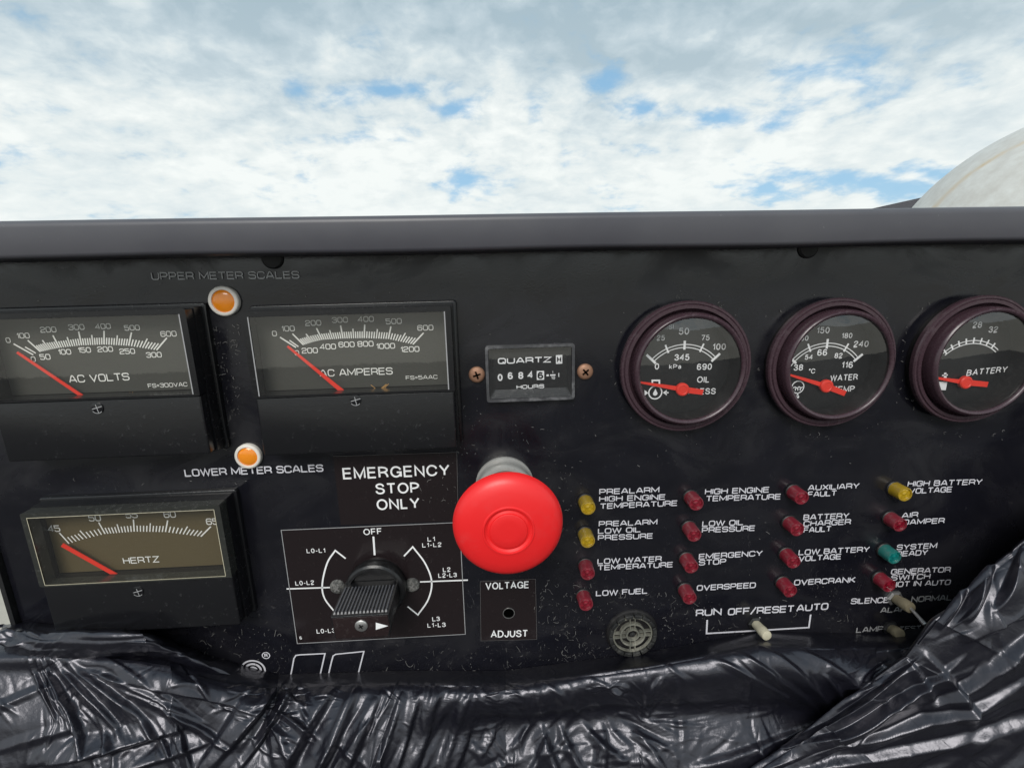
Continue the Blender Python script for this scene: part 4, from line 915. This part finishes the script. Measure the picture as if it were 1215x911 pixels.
def random_folds(H, X, Y, seed, n, box, angf, ln, wd, amp, bend=.25):
    r = random.Random(seed)
    for _ in range(n):
        x, y = r.uniform(box[0], box[2]), r.uniform(box[1], box[3]); k = r.random()**1.6
        a = angf(x, y)+r.gauss(0, .16)
        L_ = ln[0]+(ln[1]-ln[0])*k; W2 = (wd[0]+(wd[1]-wd[0])*k*r.uniform(.6, 1.2))*1.35
        crease(H, X, Y, x, y, a, L_, W2, (amp[0]+(amp[1]-amp[0])*k)*r.choice((1, 1, -.7)), r.gauss(0, bend), r.choice((.13, .2, .8, .87, .5)))
top_y = lambda x: np.interp(x, [-60, 0, 64, 150, 215, 250, 300, 355, 430, 520, 600, 680, 760, 830, 900, 960, 1030, 1080, 1160, 1300], [760, 757, 757, 753, 774, 788, 805, 804, 799, 802, 800, 793, 779, 767, 755, 752, 758, 754, 738, 722])
def folds(H, X, Y, rows):
    """explicit folds: end points (photo pixels), width, height, which side is steep, bend"""
    for x0, y0, x1, y1, wd, amp, sk, bend in rows:
        crease(H, X, Y, (x0+x1)/2, (y0+y1)/2, math.atan2(y1-y0, x1-x0), math.hypot(x1-x0, y1-y0)*1.15, wd, amp, bend, sk)
def folds_main(H, X, Y):
    # left: pleats fanning out of the gathered corner, a smooth slack area under them
    folds(H, X, Y, [(36, 778, 66, 850, 7, .010, .3, .1), (46, 778, 84, 862, 8, .012, .3, .1), (56, 778, 108, 884, 13, .018, .2, .25), (70, 780, 150, 868, 18, .020, .2, .2), (90, 782, 190, 866, 26, .022, .15, .2),
        (110, 790, 240, 850, 20, .014, .2, .15), (130, 800, 300, 838, 24, .014, .8, .1), (150, 812, 262, 872, 16, .012, .2, .2), (40, 912, 215, 868, 30, .024, .85, -.1), (110, 925, 250, 884, 26, .018, .85, -.1),
        (208, 840, 232, 930, 20, .016, .15, .1), (170, 850, 215, 905, 10, .010, .2, .3), (120, 850, 140, 905, 12, .010, .8, .3), (215, 800, 262, 830, 9, .006, .5, 1.0), (-20, 850, 60, 812, 16, .006, .6, .1), (-20, 895, 90, 862, 18, .006, .6, .1)])
    random_folds(H, X, Y, 21, 26, (60, 790, 290, 930), lambda x, y: math.atan2(y-735, x+10)+.25, (40, 130), (4, 14), (.002, .008), .4)
    # centre left: wide pleats falling to the lower left, with flat panels between
    folds(H, X, Y, [(345, 800, 252, 915, 26, .030, .12, .1), (362, 802, 286, 915, 14, .018, .2, .1), (300, 815, 232, 920, 46, .020, .88, .05), (398, 812, 330, 925, 50, .026, .14, -.1), (425, 822, 372, 930, 34, .024, .16, .05),
        (452, 826, 404, 930, 24, .022, .2, .05), (476, 828, 436, 930, 20, .020, .8, .05), (497, 828, 462, 930, 22, .022, .2, .0), (520, 826, 490, 925, 20, .020, .15, .0), (546, 832, 516, 930, 26, .022, .85, -.1), (330, 840, 380, 872, 12, .010, .3, .3), (318, 850, 352, 905, 14, .010, .7, .3)])
    random_folds(H, X, Y, 22, 60, (390, 826, 560, 950), lambda x, y: math.radians(113), (40, 130), (3, 9), (.002, .007), .08)
    random_folds(H, X, Y, 221, 34, (250, 806, 400, 900), lambda x, y: math.radians(100+60*math.sin(x*.05)), (14, 60), (4, 14), (.002, .007), .5)
    # the roll: nearly smooth along its crest, short crinkles across it
    random_folds(H, X, Y, 23, 130, (560, 812, 900, 848), lambda x, y: math.radians(60+70*math.sin(x*.05)), (10, 40), (3, 9), (.001, .004), .3)
    folds(H, X, Y, [(850, 776, 960, 838, 12, .008, .2, .2), (880, 770, 985, 846, 16, .012, .2, .2), (910, 764, 1010, 850, 22, .014, .2, .2), (940, 762, 1024, 812, 14, .008, .3, .2), (985, 800, 1018, 856, 10, .014, .3, .3), (640, 802, 700, 850, 9, .006, .3, .2), (700, 800, 770, 846, 12, .006, .3, .2)])
    random_folds(H, X, Y, 24, 20, (990, 760, 1100, 830), lambda x, y: math.radians(20+60*math.sin(x*.09)), (20, 60), (4, 12), (.003, .009), .4)
    # below the roll: fan of slack folds hanging from the gathered seam
    folds(H, X, Y, [(560, 858, 530, 940, 20, .016, .2, .1), (590, 862, 570, 900, 14, .008, .2, .3), (640, 860, 672, 935, 22, .018, .2, -.2), (660, 858, 700, 930, 14, .014, .3, -.2), (690, 860, 740, 905, 16, .012, .3, -.2), (655, 862, 625, 925, 16, .010, .8, .2), (720, 862, 716, 940, 20, .012, .2, .2), (760, 868, 800, 930, 22, .010, .3, .2), (965, 862, 820, 915, 26, .014, .8, .1)])
    random_folds(H, X, Y, 25, 60, (540, 852, 960, 950), lambda x, y: math.radians(75+60*math.sin(x*.03+1)), (16, 70), (3, 10), (.0014, .006), .35)
    random_folds(H, X, Y, 26, 34, (560, 850, 1000, 920), lambda x, y: math.radians(-10), (30, 110), (3, 8), (.001, .004), .3)
    random_folds(H, X, Y, 27, 90, (-20, 780, 1100, 960), lambda x, y: math.radians(70+60*math.sin(x*.013)+30*math.sin(y*.05)), (12, 50), (2, 6), (.0007, .0026), .35)
    # ribbed patch where the film is drawn over something corrugated
    rib = np.exp(-(((X-860)/110)**2+((Y-880)/26)**2)**1.5); H += .0016*rib*np.sin((Y+.16*X+4*vnoise(X/22, Y/22, 3))*1.5)
    rib = np.exp(-(((X-590)/60)**2+((Y-893)/22)**2)**1.5); H += .0012*rib*np.sin((Y+.12*X+4*vnoise(X/22, Y/22, 5))*1.7)
    for sc2, a2 in ((90, .012), (36, .003), (14, .0010)): H += a2*vnoise(X/sc2+7, Y/sc2+3, int(sc2))
    random_folds(H, X, Y, 27, 420, (-20, 775, 1100, 960), lambda x, y: math.radians(70+60*math.sin(x*.013)+30*math.sin(y*.05)), (12, 64), (2, 6), (.0007, .0034), .35)
    H *= np.clip((Y-top_y(X))/24, 0.04, 1)      # pressed to the plate along the top edge
def station(x, rows): 
    ty = float(top_y(x)); return (x, [(x+dx, ty+dy, z) for dx, dy, z in rows])
ctrl = [station(-80, [(0, -14, -.03), (0, 6, .05), (0, 22, .085), (0, 40, .10), (-6, 70, .12), (-12, 110, .15), (-20, 170, .19), (-30, 260, .2)]),
        station(60, [(0, -14, -.03), (0, 6, .05), (2, 22, .085), (2, 40, .09), (0, 70, .12), (0, 110, .16), (0, 170, .19), (0, 260, .2)]),
        station(200, [(0, -12, -.03), (0, 5, .04), (2, 18, .09), (4, 36, .12), (6, 62, .13), (6, 100, .15), (6, 160, .19), (4, 260, .2)]),
        station(330, [(0, -12, -.03), (0, 5, .04), (0, 16, .07), (-4, 30, .095), (-10, 52, .12), (-18, 85, .15), (-30, 140, .19), (-40, 240, .2)]),
        station(470, [(0, -12, -.03), (0, 4, .04), (0, 14, .07), (-4, 28, .09), (-10, 48, .11), (-18, 80, .14), (-26, 130, .17), (-30, 240, .2)]),
        station(600, [(0, -12, -.03), (0, 4, .04), (0, 15, .075), (0, 28, .095), (0, 42, .088), (0, 56, .055), (0, 110, .10), (0, 230, .2)]),
        station(760, [(0, -12, -.03), (0, 5, .045), (0, 15, .088), (0, 36, .105), (0, 56, .09), (0, 70, .07), (0, 128, .13), (0, 240, .2)]),
        station(900, [(0, -12, -.03), (0, 4, .05), (0, 14, .095), (0, 42, .122), (0, 68, .10), (0, 88, .08), (0, 150, .14), (0, 260, .2)]),
        station(1040, [(0, -12, -.03), (0, 5, .05), (0, 22, .095), (0, 46, .13), (0, 70, .12), (0, 98, .10), (0, 160, .15), (0, 270, .2)]),
        station(1300, [(0, -12, -.03), (0, 5, .05), (0, 22, .10), (0, 46, .13), (0, 72, .13), (0, 100, .12), (0, 160, .15), (0, 290, .2)])]
A = sheet(ctrl, 1000, 250, -80, 1290, folds_main)
# right-hand flap: lifts off the roll and climbs past the right edge of the panel
def folds_right(H, X, Y):
    folds(H, X, Y, [(1085, 790, 930, 892, 26, .022, .8, .1), (1140, 790, 960, 885, 34, .026, .85, .15), (1230, 800, 1010, 884, 40, .026, .85, .1), (1240, 850, 1000, 905, 36, .022, .8, .1), (1240, 745, 1105, 838, 50, .034, .85, .1),
        (1240, 700, 1150, 760, 60, .026, .15, .1), (1150, 690, 1120, 745, 26, .018, .2, .2), (1180, 668, 1150, 735, 30, .020, .2, .2), (1215, 655, 1180, 720, 30, .018, .8, .2), (1040, 850, 900, 920, 26, .016, .2, .1), (1240, 890, 1080, 925, 30, .02, .2, .1),
        (1100, 770, 1160, 850, 26, .018, .2, .3), (1080, 780, 1110, 830, 14, .012, .2, .3)])
    random_folds(H, X, Y, 31, 30, (900, 780, 1260, 960), lambda x, y: math.radians(-26), (60, 190), (6, 26), (.003, .012), .2)
    random_folds(H, X, Y, 32, 24, (1080, 660, 1260, 800), lambda x, y: math.radians(-55+60*math.sin(x*.03)), (20, 70), (4, 16), (.002, .008), .4)
    random_folds(H, X, Y, 34, 70, (880, 640, 1260, 960), lambda x, y: math.radians(-30+60*math.sin(x*.02+y*.03)), (14, 70), (3, 8), (.0008, .0034), .35)
    for sc2, a2 in ((90, .018), (34, .004)): H += a2*vnoise(X/sc2+1, Y/sc2+5, int(sc2)+3)
edge = [(0, (1330, 560, .10)), (1, (1260, 604, .11)), (2, (1218, 640, .12)), (3, (1178, 668, .13)), (4, (1140, 702, .14)), (5, (1108, 735, .15)), (6, (1074, 778, .145)), (7, (1022, 815, .135)), (8, (970, 852, .125)), (9, (925, 886, .13)), (10, (860, 930, .14)), (11, (780, 990, .15))]
far = [(1460, 620), (1460, 680), (1460, 720), (1460, 780), (1450, 840), (1440, 900), (1400, 960), (1330, 1010), (1240, 1050), (1160, 1080), (1060, 1110), (960, 1130)]
ctrl2 = []
for (k, (x, y, z)), (fx_, fy_) in zip(edge, far):
    L = lambda q: (x+(fx_-x)*q, y+(fy_-y)*q)
    ctrl2.append((k, [(x+5, y+7, max(.0, z-.07)), (x, y, z), (*L(.035), z+.020), (*L(.12), z+.04), (*L(.25), z+.055), (*L(.45), z+.07), (*L(1.0), z+.10)]))
B = sheet(ctrl2, 420, 300, 0, 11, folds_right)
# left-hand turned-over hem, from beyond the panel's left edge along under the hertz meter
def folds_left(H, X, Y):
    random_folds(H, X, Y, 41, 46, (-20, 735, 300, 800), lambda x, y: math.radians(10), (30, 150), (3, 10), (.002, .009), .3)
    random_folds(H, X, Y, 42, 24, (-20, 735, 80, 800), lambda x, y: math.radians(-40), (20, 60), (4, 12), (.003, .010), .3)
    H += .008*vnoise(X/40, Y/14, 9)
hem = [(0, [(8, 730, -.04), (2, 744, .04), (-2, 760, .07), (4, 772, .075), (10, 786, .07), (22, 800, .05)]),
       (1, [(40, 734, -.02), (44, 745, .05), (46, 758, .085), (50, 770, .09), (54, 780, .085), (58, 792, .05)]),
       (2, [(110, 742, .0), (112, 750, .08), (116, 760, .10), (118, 768, .105), (120, 776, .09), (120, 786, .05)]),
       (3, [(165, 744, .02), (168, 750, .09), (172, 758, .105), (174, 765, .105), (176, 772, .09), (176, 782, .05)]),
       (4, [(230, 768, .01), (230, 773, .05), (228, 780, .075), (226, 787, .078), (222, 795, .07), (216, 806, .04)]),
       (5, [(300, 800, .0), (298, 804, .03), (296, 812, .055), (293, 820, .06), (288, 828, .05), (282, 838, .02)])]
C_ = sheet(hem, 240, 70, 0, 5, folds_left)
V, F = grid_mesh([A, B, C_])
V = np.where(V[:, 2:3] < .001, np.stack([V[:, 0], V[:, 1], np.maximum(V[:, 2], -.0)], 1), V)
borg = P(600, 900, .0); me = bpy.data.meshes.new('plastic_bag')
Vl = (V-np.array([borg[0], borg[1], 0]))*S
me.vertices.add(len(Vl)); me.vertices.foreach_set('co', Vl.astype(np.float32).ravel()); me.loops.add(F.size); me.loops.foreach_set('vertex_index', F.astype(np.int32).ravel())
me.polygons.add(len(F)); me.polygons.foreach_set('loop_start', np.arange(0, F.size, 4, dtype=np.int32)); me.update(calc_edges=True); me.validate()
me.materials.append(MATS['bag_plastic']); me.shade_smooth()
bag = bpy.data.objects.new('plastic_bag', me); COL.objects.link(bag); bag.location = world((borg[0], borg[1], 0)); bag.rotation_euler = (math.pi/2, 0, 0)
bag['label'] = 'crumpled glossy black plastic bag bunched along the bottom of the panel'; bag['category'] = 'plastic bag'

# ------------------------------------------------------------------ beyond the cabinet: white tank and a dark roof edge
tk = bpy.data.objects.new('storage_tank', None); COL.objects.link(tk)
dirs = np.array([cam_dir(1085, 243), cam_dir(1143, 192), cam_dir(1218, 150)]); nrm = np.linalg.solve(dirs, np.ones(3)); cosA = 1/np.linalg.norm(nrm); nrm = nrm*cosA
TD = 5.5/max(.2, nrm[1]); ur = TD*math.sqrt(1-cosA**2); tc_ = np.array(world((0, 0, 1)))+nrm*TD
tk.location = (tc_[0], tc_[1], 0); uz = tc_[2]; tk['label'] = 'big white domed storage tank with a yellow rust streak behind the panel, right'; tk['category'] = 'tank'
def on_tank(px, py):
    o_ = np.array(world((0, 0, 1))); d = cam_dir(px, py); b_ = np.dot(d, o_-tc_); return o_+d*(-b_-math.sqrt(max(0, b_*b_-np.dot(o_-tc_, o_-tc_)+ur*ur)))
s0, s1, s2 = on_tank(1112, 243), on_tank(1148, 209), on_tank(1200, 176)
sn = np.cross(s1-s0, s2-s0); sn /= np.linalg.norm(sn); s_off = float(np.dot(sn, s0-np.array([tc_[0], tc_[1], 0])))
def _tank(t):                            # white paint with a rust line bled out of a welded seam of the dome
    o = t.n('ShaderNodeTexCoord').outputs['Object']; a = t.noise(o, 1.4, 6, .65); b = t.noise(o, 5, 7, .7)
    dt = t.vmath('DOT_PRODUCT', o, tuple(sn)).outputs['Value']
    seam = t.math('ABSOLUTE', t.math('ADD', t.math('SUBTRACT', dt, s_off), t.math('MULTIPLY', t.math('SUBTRACT', a, .5), ur*.04)))
    ln = t.math('MULTIPLY', t.math('SUBTRACT', 1.0, t.math('DIVIDE', seam, ur*.022), clamp=True), t.ramp(b, ((.38, .15), (.62, 1))))
    col = t.mix(t.ramp(b, ((.35, 0), (.7, 1))), (.50, .49, .46), (.62, .63, .61)); col = t.mix(t.math('MULTIPLY', ln, .8), col, (.50, .34, .14))
    p = pbr(t, col, .55); t.l(bump(t, b, .1, .05), p.inputs['Normal']); return p.outputs[0]
mat('tank_paint', _tank)
bm = bmesh.new(); bmesh.ops.create_uvsphere(bm, u_segments=96, v_segments=64, radius=ur)
bmesh.ops.translate(bm, verts=bm.verts, vec=(0, 0, uz)); me = bpy.data.meshes.new('shell'); bm.to_mesh(me); bm.free(); me.shade_smooth(); me.materials.append(MATS['tank_paint'])
so = bpy.data.objects.new('shell', me); COL.objects.link(so); so.parent = tk
r0, r1 = at_dist(1062, 241.5, 9.0), at_dist(1100, 233, 9.0); q = np.array
me = bpy.data.meshes.new('shed_roof'); dd = q(r1)-q(r0); a, b = q(r0)-dd*1.5, q(r1)+dd*1.0
vs = [a, b, b+[0, 2.5, -.12], a+[0, 2.5, -.12], a-[0, 0, .5], b-[0, 0, .5], b+[0, 2.5, -.5], a+[0, 2.5, -.5]]
me.from_pydata([tuple(v) for v in vs], [], [(0, 1, 2, 3), (7, 6, 5, 4), (0, 4, 5, 1), (1, 5, 6, 2), (2, 6, 7, 3), (3, 7, 4, 0)]); me.materials.append(MATS['flange_paint'])
rt = bpy.data.objects.new('shed', None); COL.objects.link(rt); rt['label'] = 'dark sloping shed roof edge just left of the white tank'; rt['category'] = 'shed'
ro = bpy.data.objects.new('roof', me); COL.objects.link(ro); ro.parent = rt
zlow = float(min(a[2], b[2]))-.45; m2 = MB(); 
me = bpy.data.meshes.new('wall'); xa, xb, ya = float(a[0])+.15, float(b[0])-.15, float(a[1])
me.from_pydata([(x, y, z) for z in (0, zlow) for x, y in ((xa, ya+.15), (xb, ya+.15), (xb, ya+2.3), (xa, ya+2.3))], [], [(0, 1, 5, 4), (1, 2, 6, 5), (2, 3, 7, 6), (3, 0, 4, 7), (4, 5, 6, 7)]); me.materials.append(MATS['ground_concrete'])
wo_ = bpy.data.objects.new('wall', me); COL.objects.link(wo_); wo_.parent = rt
